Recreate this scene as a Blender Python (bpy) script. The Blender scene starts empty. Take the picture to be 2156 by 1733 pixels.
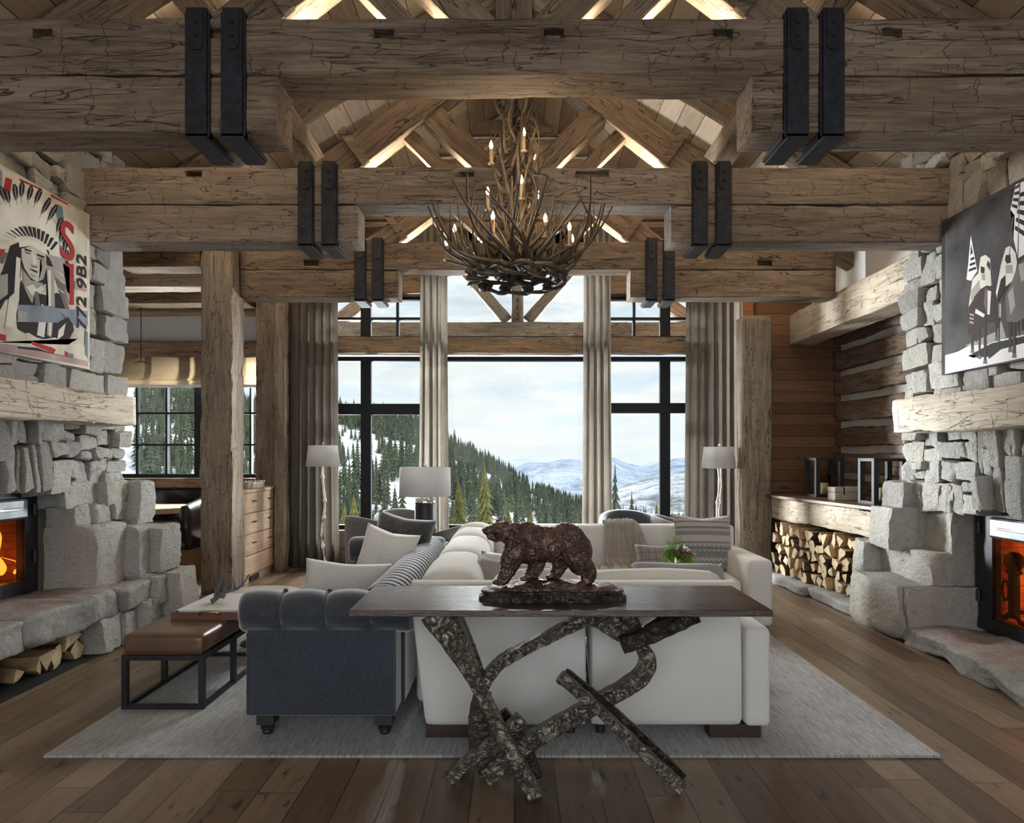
import bpy, bmesh, math, random
from mathutils import Vector, Matrix, noise, Euler
PI = math.pi
R = random.Random(7)
sc = bpy.context.scene
C = sc.collection
# ------------------------------------------------------------------ camera
F, CX, CY, H = 1500.0, 1083.0, 958.0, 1.5          # focal length in pixels, vanishing point, eye height
cd = bpy.data.cameras.new('camera'); cam = bpy.data.objects.new('camera', cd); C.objects.link(cam)
cd.sensor_width = 36; cd.lens = 36 * F / 2156
cd.shift_x = -(CX - 1078) / 2156; cd.shift_y = (CY - 866.5) / 2156
cd.clip_end = 20000
cam.location = (0, 0, H); cam.rotation_euler = (PI / 2, 0, 0)
sc.camera = cam
sc.view_settings.view_transform = 'Standard'; sc.view_settings.look = 'None'
sc.view_settings.gamma = 1; sc.view_settings.use_curve_mapping = False
sc.view_settings.exposure = 0.56
try:
    sc.cycles.max_bounces = 6; sc.cycles.diffuse_bounces = 3; sc.cycles.glossy_bounces = 3
    sc.cycles.transparent_max_bounces = 10; sc.cycles.transmission_bounces = 4
    sc.cycles.sample_clamp_indirect = 6; sc.cycles.caustics_reflective = False; sc.cycles.caustics_refractive = False
    sc.cycles.use_denoising = True; sc.cycles.use_adaptive_sampling = True; sc.cycles.adaptive_threshold = .04
except Exception: pass
def P(x, y, d):                                      # picture point at distance d -> place in the room
    return Vector(((x - CX) * d / F, d, H - (y - CY) * d / F))
# ------------------------------------------------------------------ node helper
class N:
    def __init__(s, tree): s.t = tree; s.n = tree.nodes; s.l = tree.links
    def a(s, typ, ins=None, **kw):
        n = s.n.new(typ)
        for k, v in kw.items(): setattr(n, k, v)
        for k, v in (ins or {}).items():
            if isinstance(v, bpy.types.NodeSocket): s.l.new(v, n.inputs[k])
            else: n.inputs[k].default_value = v
        return n
    def m(s, op, a, b=0.0, c=0.0):
        n = s.a('ShaderNodeMath', {0: a, 1: b, 2: c}, operation=op); return n.outputs[0]
    def ramp(s, fac, stops, interp='LINEAR'):
        n = s.a('ShaderNodeValToRGB', {0: fac}); cr = n.color_ramp; cr.interpolation = interp
        while len(cr.elements) < len(stops): cr.elements.new(0.5)
        for e, (p, c) in zip(cr.elements, stops):
            e.position = p; e.color = (*c, 1) if len(c) == 3 else c
        return n.outputs[0]
    def noise(s, vec, scale, detail=4, rough=.55, dist=0):
        return s.a('ShaderNodeTexNoise', {'Vector': vec, 'Scale': scale, 'Detail': detail, 'Roughness': rough, 'Distortion': dist}).outputs['Fac']
    def mapv(s, vec, scale=(1, 1, 1), rot=(0, 0, 0), loc=(0, 0, 0)):
        return s.a('ShaderNodeMapping', {'Vector': vec, 'Scale': scale, 'Rotation': rot, 'Location': loc}).outputs[0]
    def mix(s, fac, a, b, blend='MIX'):
        n = s.a('ShaderNodeMix', data_type='RGBA', blend_type=blend)
        for k, v in ((0, fac), (6, a), (7, b)):
            if isinstance(v, bpy.types.NodeSocket): s.l.new(v, n.inputs[k])
            else: n.inputs[k].default_value = v if k == 0 else (*v[:3], 1)
        return n.outputs[2]
    def coords(s, rnd=True):
        co = s.a('ShaderNodeTexCoord').outputs['Object']
        if not rnd: return co
        oi = s.a('ShaderNodeObjectInfo').outputs['Random']
        off = s.a('ShaderNodeCombineXYZ', {0: s.m('MULTIPLY', oi, 37.0), 1: s.m('MULTIPLY', oi, 91.0), 2: s.m('MULTIPLY', oi, 53.0)}).outputs[0]
        return s.a('ShaderNodeVectorMath', {0: co, 1: off}, operation='ADD').outputs[0]
def newmat(name):
    m = bpy.data.materials.new(name); m.use_nodes = True
    nt = N(m.node_tree); b = m.node_tree.nodes['Principled BSDF']
    return m, nt, b
def setb(nt, b, col=None, rough=None, metal=None, bump=None, strength=.3, dist=.01, **kw):
    def put(k, v):
        if isinstance(v, bpy.types.NodeSocket): nt.l.new(v, b.inputs[k])
        else: b.inputs[k].default_value = (*v, 1) if isinstance(v, tuple) and len(v) == 3 else v
    if col is not None: put('Base Color', col)
    if rough is not None: put('Roughness', rough)
    if metal is not None: put('Metallic', metal)
    for k, v in kw.items(): put(k.replace('_', ' '), v)
    if bump is not None:
        bn = nt.a('ShaderNodeBump', {'Height': bump, 'Strength': strength, 'Distance': dist})
        nt.l.new(bn.outputs[0], b.inputs['Normal'])
M = {}
def plain(name, col, rough=.6, metal=0, var=.12, scale=8, bump=0.0, bscale=None, rnd=True, **kw):
    m, nt, b = newmat(name); co = nt.coords(rnd)
    n = nt.noise(co, scale, 5)
    dark = tuple(c * (1 - var) for c in col); light = tuple(min(1, c * (1 + var)) for c in col)
    c = nt.ramp(n, [(.3, dark), (.7, light)])
    bp = nt.noise(co, bscale or scale * 6, 4) if bump else None
    setb(nt, b, c, rough, metal, bp, bump, **kw)
    M[name] = m; return m
def emis(name, col, strength):
    m, nt, b = newmat(name)
    setb(nt, b, col, .5, 0, None, Emission_Color=col, Emission_Strength=strength); M[name] = m; return m
def timber_mat(name, dark, mid, light, crack=1.0, cuts=1.0, rough=.85, shift=0):
    """old hand-hewn timber, grain along local X"""
    m, nt, b = newmat(name); co = nt.coords()
    g1 = nt.noise(nt.mapv(co, (1.2, 14, 14)), 2.0, 6, .65, .6)
    g2 = nt.noise(nt.mapv(co, (.5, 2.0, 2.0)), 1.3, 4, .6)
    g3 = nt.noise(nt.mapv(co, (8, 90, 90)), 1.5, 3, .7)
    f = nt.m('ADD', nt.m('MULTIPLY', g1, .45), nt.m('ADD', nt.m('MULTIPLY', g2, .42), nt.m('MULTIPLY', g3, .13)))
    c = nt.ramp(f, [(.36, dark), (.5, mid), (.64, light)])
    # long drying cracks along the grain
    k = nt.noise(nt.mapv(co, (.55, 5.5, 5.5)), 1.6, 3, .5, 1.1)
    kk = nt.m('ABSOLUTE', nt.m('SUBTRACT', k, .5))
    ck = nt.ramp(kk, [(0, (1, 1, 1)), (.009, (0, 0, 0))])
    k2 = nt.noise(nt.mapv(co, (.9, 16, 16)), 1.3, 2, .5, .7)
    ck2 = nt.ramp(nt.m('ABSOLUTE', nt.m('SUBTRACT', k2, .47)), [(0, (1, 1, 1)), (.012, (0, 0, 0))])
    gate = nt.ramp(nt.noise(nt.mapv(co, (.8, 1.5, 1.5)), 1.7, 2), [(.45, (0, 0, 0)), (.55, (1, 1, 1))])
    ck2 = nt.m('MULTIPLY', ck2, gate)
    # short axe cuts across the grain
    sp = nt.a('ShaderNodeSeparateXYZ', {0: co})
    cut = None
    for fr, off, sc_ in ((5.1, 0.0, 1.0), (8.3, 17.0, 1.6)):
        wob = nt.m('MULTIPLY', nt.noise(nt.mapv(co, (2, 5, 5), loc=(off, off, 0)), 1.6, 3), 1.5)
        ln = nt.m('PINGPONG', nt.m('ADD', nt.m('MULTIPLY', sp.outputs[0], fr), wob), .5)
        gt = nt.ramp(nt.noise(nt.mapv(co, (3.0, 5, 5), loc=(0, off, off)), 1.3 * sc_, 2, .5), [(.54, (0, 0, 0)), (.575, (1, 1, 1))])
        q = nt.m('MULTIPLY', nt.ramp(ln, [(0, (1, 1, 1)), (.022, (0, 0, 0))]), gt)
        cut = q if cut is None else nt.m('MAXIMUM', cut, q)
    dk = nt.m('MAXIMUM', nt.m('MULTIPLY', ck, crack), nt.m('MAXIMUM', nt.m('MULTIPLY', ck2, .7 * crack), nt.m('MULTIPLY', cut, .75 * cuts)))
    # knots
    kv = nt.a('ShaderNodeTexVoronoi', {'Vector': nt.mapv(co, (1, 2.6, 2.6)), 'Scale': 1.9}).outputs['Distance']
    kn = nt.ramp(kv, [(.045, (1, 1, 1)), (.07, (0, 0, 0))])
    c = nt.mix(nt.m('MULTIPLY', kn, .7), c, tuple(x * .45 for x in dark))
    c = nt.mix(nt.m('MINIMUM', dk, 1.0), c, tuple(x * .12 for x in dark))
    h = nt.m('SUBTRACT', nt.m('ADD', nt.m('MULTIPLY', g1, .5), nt.m('MULTIPLY', g3, .35)), nt.m('MULTIPLY', dk, .8))
    setb(nt, b, c, rough, 0, h, .75, .012)
    M[name] = m; return m
def board_mat(name, cols, axis='Y', wid=.15, length=2.4, across='X', rough=.5, gap=.004, bump=.3, seam=.35, spec=.5, grainc=.5, knots=0):
    """boards running along axis, laid side by side along across"""
    m, nt, b = newmat(name); co = nt.coords(False)
    s = nt.a('ShaderNodeSeparateXYZ', {0: co}); o = {'X': s.outputs[0], 'Y': s.outputs[1], 'Z': s.outputs[2]}
    L, W = o[axis], o[across]
    row = nt.m('FLOOR', nt.m('DIVIDE', W, wid))
    rr = nt.a('ShaderNodeTexWhiteNoise', {'W': row}, noise_dimensions='1D').outputs['Value']
    sh = nt.m('ADD', nt.m('DIVIDE', L, length), nt.m('MULTIPLY', rr, 7.3))
    col = nt.m('FLOOR', sh)
    rnd = nt.a('ShaderNodeTexWhiteNoise', {'Vector': nt.a('ShaderNodeCombineXYZ', {0: row, 1: col}).outputs[0]}, noise_dimensions='2D').outputs['Value']
    fx = nt.m('FRACT', nt.m('DIVIDE', W, wid)); fy = nt.m('FRACT', sh)
    ex = nt.m('MINIMUM', fx, nt.m('SUBTRACT', 1.0, fx)); ey = nt.m('MINIMUM', fy, nt.m('SUBTRACT', 1.0, fy))
    line = nt.m('MAXIMUM', nt.m('LESS_THAN', ex, gap / wid), nt.m('LESS_THAN', ey, gap / length))
    vec = nt.a('ShaderNodeCombineXYZ', {0: nt.m('ADD', nt.m('MULTIPLY', L, 1.0), nt.m('MULTIPLY', rnd, 50)), 1: nt.m('MULTIPLY', W, 12.0), 2: nt.m('MULTIPLY', rnd, 40)}).outputs[0]
    g = nt.noise(vec, 1.9, 6, .62, .8); g2 = nt.noise(nt.mapv(vec, (4, 7, 1)), 2.2, 3, .7)
    t = nt.m('ADD', nt.m('MULTIPLY', rnd, 1 - grainc), nt.m('MULTIPLY', nt.m('ADD', nt.m('MULTIPLY', g, .7), nt.m('MULTIPLY', g2, .3)), grainc))
    n = len(cols); c = nt.ramp(t, [(.12 + .7 * i / (n - 1), q) for i, q in enumerate(cols)])
    # dark worm marks and knots
    kq = nt.noise(nt.mapv(vec, (2.0, .5, 1)), 2.3, 4, .6, .3)
    c = nt.mix(nt.ramp(kq, [(.66 - knots * .04, (0, 0, 0)), (.72 - knots * .03, (.75, .75, .75))]), c, tuple(x * .3 for x in cols[0]))
    c = nt.mix(nt.m('MULTIPLY', line, 1 - seam), c, tuple(x * .1 for x in cols[0]))
    h = nt.m('SUBTRACT', nt.m('ADD', nt.m('MULTIPLY', g, .6), nt.m('MULTIPLY', g2, .4)), nt.m('MULTIPLY', line, 1.5))
    setb(nt, b, c, nt.ramp(g, [(.3, (rough + .1,) * 3), (.7, (rough - .08,) * 3)]), 0, h, bump, .006, Specular_IOR_Level=spec)
    M[name] = m; return m
# ------------------------------------------------------------------ sky, sun and added fill lamps
def build_world():
    w = bpy.data.worlds.new('sky'); sc.world = w; w.use_nodes = True
    nt = N(w.node_tree); bg = w.node_tree.nodes['Background']
    g = nt.a('ShaderNodeTexCoord').outputs['Generated']
    s = nt.a('ShaderNodeSeparateXYZ', {0: g}); z = s.outputs[2]
    cl = nt.noise(nt.mapv(g, (2.0, 2.0, 11.0), loc=(.3, 0, .1)), 2.4, 7, .58, .5)
    base = nt.ramp(z, [(0, (.80, .85, .88)), (.05, (.74, .83, .90)), (.13, (.62, .75, .87)), (.26, (.66, .74, .80)), (.6, (.70, .76, .82))])
    c = nt.mix(nt.ramp(cl, [(.43, (0, 0, 0)), (.56, (1, 1, 1))]), base, (.86, .88, .88))
    c2 = nt.noise(nt.mapv(g, (1.4, 1.4, 9.0), loc=(3.3, 0, 2.1)), 3.0, 5, .6, .3)
    grey = nt.m('MULTIPLY', nt.ramp(c2, [(.50, (0, 0, 0)), (.60, (1, 1, 1))]), nt.ramp(z, [(.1, (.25, .25, .25)), (.2, (.8, .8, .8))]))
    c = nt.mix(grey, c, (.60, .66, .70))
    up = nt.ramp(z, [(.26, (0, 0, 0)), (.62, (1, 1, 1))])
    front = nt.a('ShaderNodeMapRange', {'Value': s.outputs[1], 'From Min': -.3, 'From Max': .4, 'To Min': SKY_BACK, 'To Max': SKY_UP}).outputs[0]
    st = nt.m('ADD', SKY_LOW, nt.m('MULTIPLY', up, front))
    nt.l.new(c, bg.inputs[0]); nt.l.new(st, bg.inputs[1])
    sd = bpy.data.lights.new('sun', 'SUN'); so = bpy.data.objects.new('sun', sd); C.objects.link(so)
    sd.energy = 2.2; sd.angle = .03; sd.color = (1, .95, .86)
    so.rotation_euler = (math.radians(20), math.radians(52), 0)
    so.location = (60, -10, 60)
    # added area lamp inside the rear wall, boosting the daylight from behind the camera
    ld = bpy.data.lights.new('rear_fill', 'AREA'); lo = bpy.data.objects.new('rear_fill', ld); C.objects.link(lo)
    ld.shape = 'RECTANGLE'; ld.size = 7.0; ld.size_y = 3.8; ld.energy = REAR_W; ld.color = (.96, .98, 1)
    lo.location = (0, -4.9, 2.3); lo.rotation_euler = (PI / 2, 0, 0)
    # added area lamp against the nook's side wall, filling in for window daylight
    ld = bpy.data.lights.new('nook_fill', 'AREA'); lo = bpy.data.objects.new('nook_fill', ld); C.objects.link(lo)
    ld.shape = 'RECTANGLE'; ld.size = 2.6; ld.size_y = 1.8; ld.energy = 18; ld.color = (.95, .98, 1)
    lo.location = (-7.0, 9.0, 2.1); lo.rotation_euler = (PI / 2, 0, -PI / 2)
    # added unseen area lamps outside, brightening the stonework aslant through the great window
    for x, w, e, tx in ((6.9, 4.6, 4200, -3.4), (-3.92, .75, 2000, 3.4)):
        ld = bpy.data.lights.new('side_fill', 'AREA'); lo = bpy.data.objects.new('side_fill', ld); C.objects.link(lo)
        ld.shape = 'RECTANGLE'; ld.size = w; ld.size_y = 4.2; ld.energy = e; ld.color = (.96, .98, 1)
        lo.location = (x, 13.2, 1.9); lo.rotation_euler = (Vector((tx, 5.6, 2.3)) - Vector(lo.location)).to_track_quat('-Z', 'Y').to_euler()
    # added unseen area lamp high outside the front, strengthening the sky's light indoors
    ld = bpy.data.lights.new('upper_fill', 'AREA'); lo = bpy.data.objects.new('upper_fill', ld); C.objects.link(lo)
    ld.shape = 'RECTANGLE'; ld.size = 12.0; ld.size_y = 5; ld.energy = UPPER_FILL_W; ld.color = (.93, .97, 1)
    lo.location = (0, 15.5, 8.6); lo.rotation_euler = (Vector((0, 3.0, .8)) - Vector(lo.location)).to_track_quat('-Z', 'Y').to_euler()
SKY_LOW, SKY_UP, SKY_BACK, REAR_W, UPPER_FILL_W = .80, 1.2, .3, 170, 11000
build_world()
# ------------------------------------------------------------------ object helpers
def wl(o):
    v = Vector((0, 0, 0))
    while o is not None: v += o.location; o = o.parent
    return v
def link(name, data, parent=None):
    o = bpy.data.objects.new(name, data); C.objects.link(o)
    if parent is not None: o.parent = parent
    return o
def obj(name, bm, mat=None, parent=None, smooth=False, local=False, angle=None):
    """one mesh object; its mesh is in room coordinates unless local"""
    me = bpy.data.meshes.new(name)
    bmesh.ops.recalc_face_normals(bm, faces=bm.faces)
    bm.to_mesh(me); bm.free()
    if mat is not None:
        for mm in (mat if isinstance(mat, list) else [mat]): me.materials.append(M[mm] if isinstance(mm, str) else mm)
    if smooth:
        for p in me.polygons: p.use_smooth = True
    o = link(name, me, parent)
    if parent is not None and not local: o.location = -wl(parent)
    return o
def tag(o, label=None, cat=None, group=None, kind=None):
    if label: o['label'] = label
    if cat: o['category'] = cat
    if group: o['group'] = group
    if kind: o['kind'] = kind
    return o
def thing(name, label, cat, loc=(0, 0, 0), group=None, kind=None):
    o = bpy.data.objects.new(name, None); C.objects.link(o); o.location = loc; o.empty_display_size = .1
    return tag(o, label, cat, group, kind)
def struct(o): o['kind'] = 'structure'; return o
def dup(root, loc=None, rotz=None, scale=None, label=None, group=None, parent=None):
    r = root.copy(); C.objects.link(r)
    if parent is not None: r.parent = parent
    if loc is not None: r.location = loc
    if rotz is not None: r.rotation_euler.z = rotz
    if scale is not None: r.scale = scale
    if label: r['label'] = label
    if group: r['group'] = group
    for ch in list(root.children):
        c = ch.copy(); C.objects.link(c); c.parent = r
        for g in list(ch.children):
            d = g.copy(); C.objects.link(d); d.parent = c
    return r
# ------------------------------------------------------------------ mesh helpers
def BM(): return bmesh.new()
def box(bm, x0, x1, y0, y1, z0, z1, mi=0):
    v = [bm.verts.new(p) for p in ((x0, y0, z0), (x1, y0, z0), (x1, y1, z0), (x0, y1, z0), (x0, y0, z1), (x1, y0, z1), (x1, y1, z1), (x0, y1, z1))]
    fs = [bm.faces.new([v[i] for i in q]) for q in ((0, 3, 2, 1), (4, 5, 6, 7), (0, 1, 5, 4), (1, 2, 6, 5), (2, 3, 7, 6), (3, 0, 4, 7))]
    for f in fs: f.material_index = mi
    return v
def rbox(bm, x0, x1, y0, y1, z0, z1, r=.01, seg=2):
    b2 = BM(); box(b2, x0, x1, y0, y1, z0, z1)
    bmesh.ops.bevel(b2, geom=list(b2.edges), offset=min(r, .49 * min(abs(x1 - x0), abs(y1 - y0), abs(z1 - z0))), segments=seg, profile=.5, affect='EDGES')
    merge(bm, b2)
def merge(bm, b2, mat=None):
    me = bpy.data.meshes.new('tmp'); b2.to_mesh(me); b2.free()
    if mat is not None: me.transform(mat)
    bm.from_mesh(me); bpy.data.meshes.remove(me)
def gridbox(n, sx, sy, sz):
    """unit cube surface grid verts scaled to half sizes"""
    b = BM(); bmesh.ops.create_cube(b, size=2)
    bmesh.ops.subdivide_edges(b, edges=list(b.edges), cuts=n, use_grid_fill=True)
    for v in b.verts: v.co.x *= sx; v.co.y *= sy; v.co.z *= sz
    return b
def rock(bm, x0, x1, y0, y1, z0, z1, r=.03, amp=.02, n=8, seed=None, fine=.006, warp=.0):
    cx, cy, cz = (x0 + x1) / 2, (y0 + y1) / 2, (z0 + z1) / 2
    hx, hy, hz = abs(x1 - x0) / 2, abs(y1 - y0) / 2, abs(z1 - z0) / 2
    seed = R.random() * 100 if seed is None else seed
    sv = Vector((seed * 3.1, seed * 1.7, seed * .9))
    b = gridbox(n, hx, hy, hz); r = min(r, hx * .8, hy * .8, hz * .8)
    rr_ = random.Random(seed * 77.7); tilt = [rr_.uniform(-.09, .09) for _ in range(3)]
    W = [[(rr_.uniform(-warp, warp), rr_.uniform(-warp, warp)) for _ in range(2)] for _ in range(2)]
    cut_n = [Vector((rr_.choice((-1, 1)) * rr_.uniform(.4, 1), rr_.uniform(-1, 1), rr_.uniform(-1, 1))).normalized() for _ in range(4)]
    cut_d = [sum(abs(a) * c for a, c in zip(n_, (hx, hy, hz))) * rr_.uniform(.80, .99) for n_ in cut_n]
    for v in b.verts:
        q = Vector((max(-hx + r, min(hx - r, v.co.x)), max(-hy + r, min(hy - r, v.co.y)), max(-hz + r, min(hz - r, v.co.z))))
        dlt = v.co - q
        if dlt.length > 1e-6: v.co = q + dlt.normalized() * r
        nv = noise.noise_vector(v.co * 3.2 + sv) * amp * 1.5 + noise.noise_vector(v.co * 9 + sv) * amp * .7
        rid = abs(noise.noise(v.co * 16 + sv)) * fine * 2 + abs(noise.noise(v.co * 37 + sv)) * fine
        dn = v.co.normalized() if v.co.length > 0 else Vector((0, 0, 1))
        v.co += nv - dn * rid
        for n_, d_ in zip(cut_n, cut_d):
            e = v.co.dot(n_) - d_
            if e > 0: v.co -= n_ * e * .85
        v.co.x += tilt[0] * v.co.z + tilt[1] * v.co.y * .5
        if warp:
            fy, fz = (v.co.y / hy + 1) / 2, (v.co.z / hz + 1) / 2
            for a in (0, 1):
                for c in (0, 1):
                    w_ = (fy if a else 1 - fy) * (fz if c else 1 - fz); v.co.y += W[a][c][0] * w_; v.co.z += W[a][c][1] * w_
    merge(bm, b, Matrix.Translation((cx, cy, cz)))
def ring(bm, pts): return [bm.verts.new(p) for p in pts]
def bridge(bm, a, b, mi=0):
    n = len(a)
    for i in range(n):
        f = bm.faces.new((a[i], a[(i + 1) % n], b[(i + 1) % n], b[i])); f.material_index = mi
def lathe(bm, prof, c=(0, 0, 0), seg=24, mi=0, sx=1, sy=1):
    """prof = [(radius, z)]"""
    c = Vector(c); prev = None
    for r, z in prof:
        cur = ring(bm, [c + Vector((r * sx * math.cos(2 * PI * i / seg), r * sy * math.sin(2 * PI * i / seg), z)) for i in range(seg)])
        if prev: bridge(bm, prev, cur, mi)
        else: first = cur
        prev = cur
    for rg, flip in ((first, 1), (prev, 0)):
        f = bm.faces.new(rg[::-1] if flip else rg); f.material_index = mi
def smoothpath(pts, n=6):
    """Catmull-Rom through (Vector, radius...) tuples"""
    P_ = [tuple(p) for p in pts]; out = []
    for i in range(len(P_) - 1):
        p0, p1, p2, p3 = P_[max(i - 1, 0)], P_[i], P_[i + 1], P_[min(i + 2, len(P_) - 1)]
        for k in range(n):
            t = k / n; res = []
            for a, b, c, d in zip(p0, p1, p2, p3):
                res.append(.5 * ((2 * b) + (-a + c) * t + (2 * a - 5 * b + 4 * c - d) * t * t + (-a + 3 * b - 3 * c + d) * t ** 3))
            out.append(tuple(res))
    out.append(P_[-1]); return out
def frames(pts, up=None):
    out = []; n = len(pts); prev = None
    for i in range(n):
        t = (pts[min(i + 1, n - 1)] - pts[max(i - 1, 0)])
        t = t.normalized() if t.length > 1e-9 else Vector((0, 0, 1))
        if up is not None: u = Vector(up)
        else: u = prev if prev is not None else (Vector((0, 0, 1)) if abs(t.z) < .9 else Vector((1, 0, 0)))
        s = u - t * u.dot(t)
        if s.length < 1e-4: s = t.orthogonal()
        s.normalize(); prev = s
        out.append((t, s, t.cross(s)))
    return out
def tube(bm, pts, rad, seg=8, cap=True):
    pts = [Vector(p) for p in pts]; rs = rad if isinstance(rad, (list, tuple)) else [rad] * len(pts)
    prev = None; first = None
    for p, r, (t, s, q) in zip(pts, rs, frames(pts)):
        cur = ring(bm, [p + s * r * math.cos(2 * PI * i / seg) + q * r * math.sin(2 * PI * i / seg) for i in range(seg)])
        if prev: bridge(bm, prev, cur)
        else: first = cur
        prev = cur
    if cap: bm.faces.new(first[::-1]); bm.faces.new(prev)
def bar(bm, pts, ws, hs, up=(0, 1, 0), amp=0):
    """rectangular bar along a path; hs = extent along up, ws = across"""
    pts = [Vector(p) for p in pts]; n = len(pts)
    ws = ws if isinstance(ws, (list, tuple)) else [ws] * n; hs = hs if isinstance(hs, (list, tuple)) else [hs] * n
    prev = None
    for p, w, h, (t, s, q) in zip(pts, ws, hs, frames(pts, up)):
        c = .18
        prof = [(-1, -1 + c), (-1 + c, -1), (1 - c, -1), (1, -1 + c), (1, 1 - c), (1 - c, 1), (-1 + c, 1), (-1, 1 - c)]
        cur = ring(bm, [p + q * w / 2 * a + s * h / 2 * b for a, b in prof])
        if prev: bridge(bm, prev, cur)
        else: first = cur
        prev = cur
    bm.faces.new(first[::-1]); bm.faces.new(prev)
def prism(bm, poly, axis, a, b, mi=0):
    """poly of (u, v); axis 'x': (a..b, u, v); 'y': (u, a..b, v); 'z': (u, v, a..b)"""
    f = {'x': lambda u, v, w: (w, u, v), 'y': lambda u, v, w: (u, w, v), 'z': lambda u, v, w: (u, v, w)}[axis]
    r0 = ring(bm, [f(u, v, a) for u, v in poly]); r1 = ring(bm, [f(u, v, b) for u, v in poly])
    bridge(bm, r0, r1, mi)
    for q in (r0[::-1], r1):
        g = bm.faces.new(q); g.material_index = mi
def timber(name, p0, p1, w, h, mat, parent=None, up=(0, 0, 1), amp=.007, seg=.07, holes=(), tool=1.0):
    """hewn timber from p0 to p1 (axis through the centre of its section); local X is the grain"""
    p0, p1 = Vector(p0), Vector(p1); L = (p1 - p0).length
    x = (p1 - p0).normalized(); u = Vector(up); z = (u - x * u.dot(x)).normalized(); y = z.cross(x)
    mw = Matrix(((x.x, y.x, z.x, p0.x), (x.y, y.y, z.y, p0.y), (x.z, y.z, z.z, p0.z), (0, 0, 0, 1)))
    b = BM(); n = max(2, int(L / seg)); sd = Vector((R.random() * 50, R.random() * 50, R.random() * 50)); prev = None
    k = 4; c = .018
    prof = []
    for sgn in ((1, -1, 0), (1, 1, 1), (-1, 1, 2), (-1, -1, 3)): pass
    hw, hh = w / 2, h / 2
    cs = [(hw, -hh), (hw, hh), (-hw, hh), (-hw, -hh)]
    for i in range(4):
        a, d = Vector(cs[i]), Vector(cs[(i + 1) % 4]); dr = (d - a).normalized()
        for t in [c * .3, c] + [c + (j / k) * ((d - a).length - 2 * c) for j in range(1, k)] + [(d - a).length - c, (d - a).length - c * .3]:
            prof.append(a + dr * t)
    for i in range(n + 1):
        X = L * i / n; pts = []
        for q in prof:
            v = Vector((X, q.x, q.y)); s = Vector((X * 1.3, q.x * 3, q.y * 3)) + sd
            d = noise.noise(s) * amp * 1.3 + noise.noise(Vector((X * 7, q.x * 8, q.y * 8)) + sd) * amp * .7 * tool
            edge = min(abs(abs(q.x) - hw), 1) < c and min(abs(abs(q.y) - hh), 1) < c
            if edge: d -= max(0, noise.noise(Vector((X * 5, q.x * 2, q.y * 2)) + sd)) * amp * 2.2
            dn = Vector((0, q.x / hw, q.y / hh)); m_ = max(abs(dn.y), abs(dn.z)); dn = Vector((0, dn.y if abs(dn.y) > m_ - .02 else 0, dn.z if abs(dn.z) > m_ - .02 else 0))
            pts.append(v + dn * d)
        cur = ring(b, pts)
        if prev: bridge(b, prev, cur)
        else: first = cur
        prev = cur
    b.faces.new(first[::-1]); b.faces.new(prev)
    o = obj(name, b, mat, None, False)
    for p in o.data.polygons: p.use_smooth = len(p.vertices) == 4
    if parent is not None:
        o.parent = parent; mw = Matrix.Translation(-wl(parent)) @ mw
    o.matrix_local = mw
    return o
def pillow(name, w, h, t, mat, parent=None, loc=(0, 0, 0), rot=(0, 0, 0), sag=.12, n=14, pinch=.06, seed=0):
    """stuffed square cushion standing in its local XZ plane"""
    b = BM(); rows = []
    for side in (1, -1):
        g = []
        for i in range(n + 1):
            r = []
            for j in range(n + 1):
                u, v = -1 + 2 * i / n, -1 + 2 * j / n
                e = (1 - abs(u) ** 2.6) * (1 - abs(v) ** 2.6)
                px = u * (1 - pinch * (1 - v * v)) * w / 2; pz = v * (1 - pinch * (1 - u * u)) * h / 2
                pz -= sag * h * (1 - abs(u)) * max(0, v) * .5
                q = Vector((px, 0, pz)); nz = noise.noise(q * 7 + Vector((seed, 0, side * 3))) * .18 + .95
                y = side * t / 2 * (max(e, 0) ** .5) * nz
                r.append((px, y, pz))
            g.append(r)
        rows.append(g)
    vv = {}
    def vt(s, i, j):
        k = (0 if (i in (0, n) or j in (0, n)) else s, i, j)
        if k not in vv: vv[k] = b.verts.new(rows[s][i][j])
        return vv[k]
    for s in (0, 1):
        for i in range(n):
            for j in range(n):
                q = [vt(s, i, j), vt(s, i + 1, j), vt(s, i + 1, j + 1), vt(s, i, j + 1)]
                b.faces.new(q if s else q[::-1])
    o = obj(name, b, mat, parent, True, local=True); o.location = loc; o.rotation_euler = rot
    return o
# ------------------------------------------------------------------ materials
timber_mat('beam_wood', (.075, .050, .034), (.175, .125, .085), (.29, .225, .165))
timber_mat('beam_grey', (.095, .072, .055), (.19, .15, .118), (.30, .25, .21))
timber_mat('truss_wood', (.075, .05, .032), (.17, .118, .075), (.27, .20, .135), cuts=.5)
timber_mat('post_wood', (.13, .10, .072), (.235, .185, .137), (.36, .305, .24), crack=.9)
timber_mat('pale_wood', (.30, .24, .17), (.50, .42, .32), (.66, .58, .47), crack=.9, cuts=1.2)
timber_mat('mantel_wood', (.40, .34, .25), (.62, .55, .45), (.76, .70, .60), crack=.9, cuts=1.3)
timber_mat('warm_wood', (.105, .066, .038), (.21, .142, .088), (.32, .235, .155))
timber_mat('outdoor_wood', (.06, .05, .035), (.15, .13, .10), (.24, .21, .16))
timber_mat('chinked_log', (.07, .045, .03), (.15, .10, .065), (.25, .175, .12), cuts=1.2)
timber_mat('drawer_wood', (.34, .22, .13), (.50, .35, .23), (.60, .45, .32), crack=.25, cuts=0, rough=.55)
board_mat('floor_boards', [(.066, .042, .026), (.128, .084, .053), (.19, .132, .086), (.27, .195, .135)], 'Y', .19, 2.6, 'X', .36, .003, .35, .3, .5, .52, knots=1)
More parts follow.
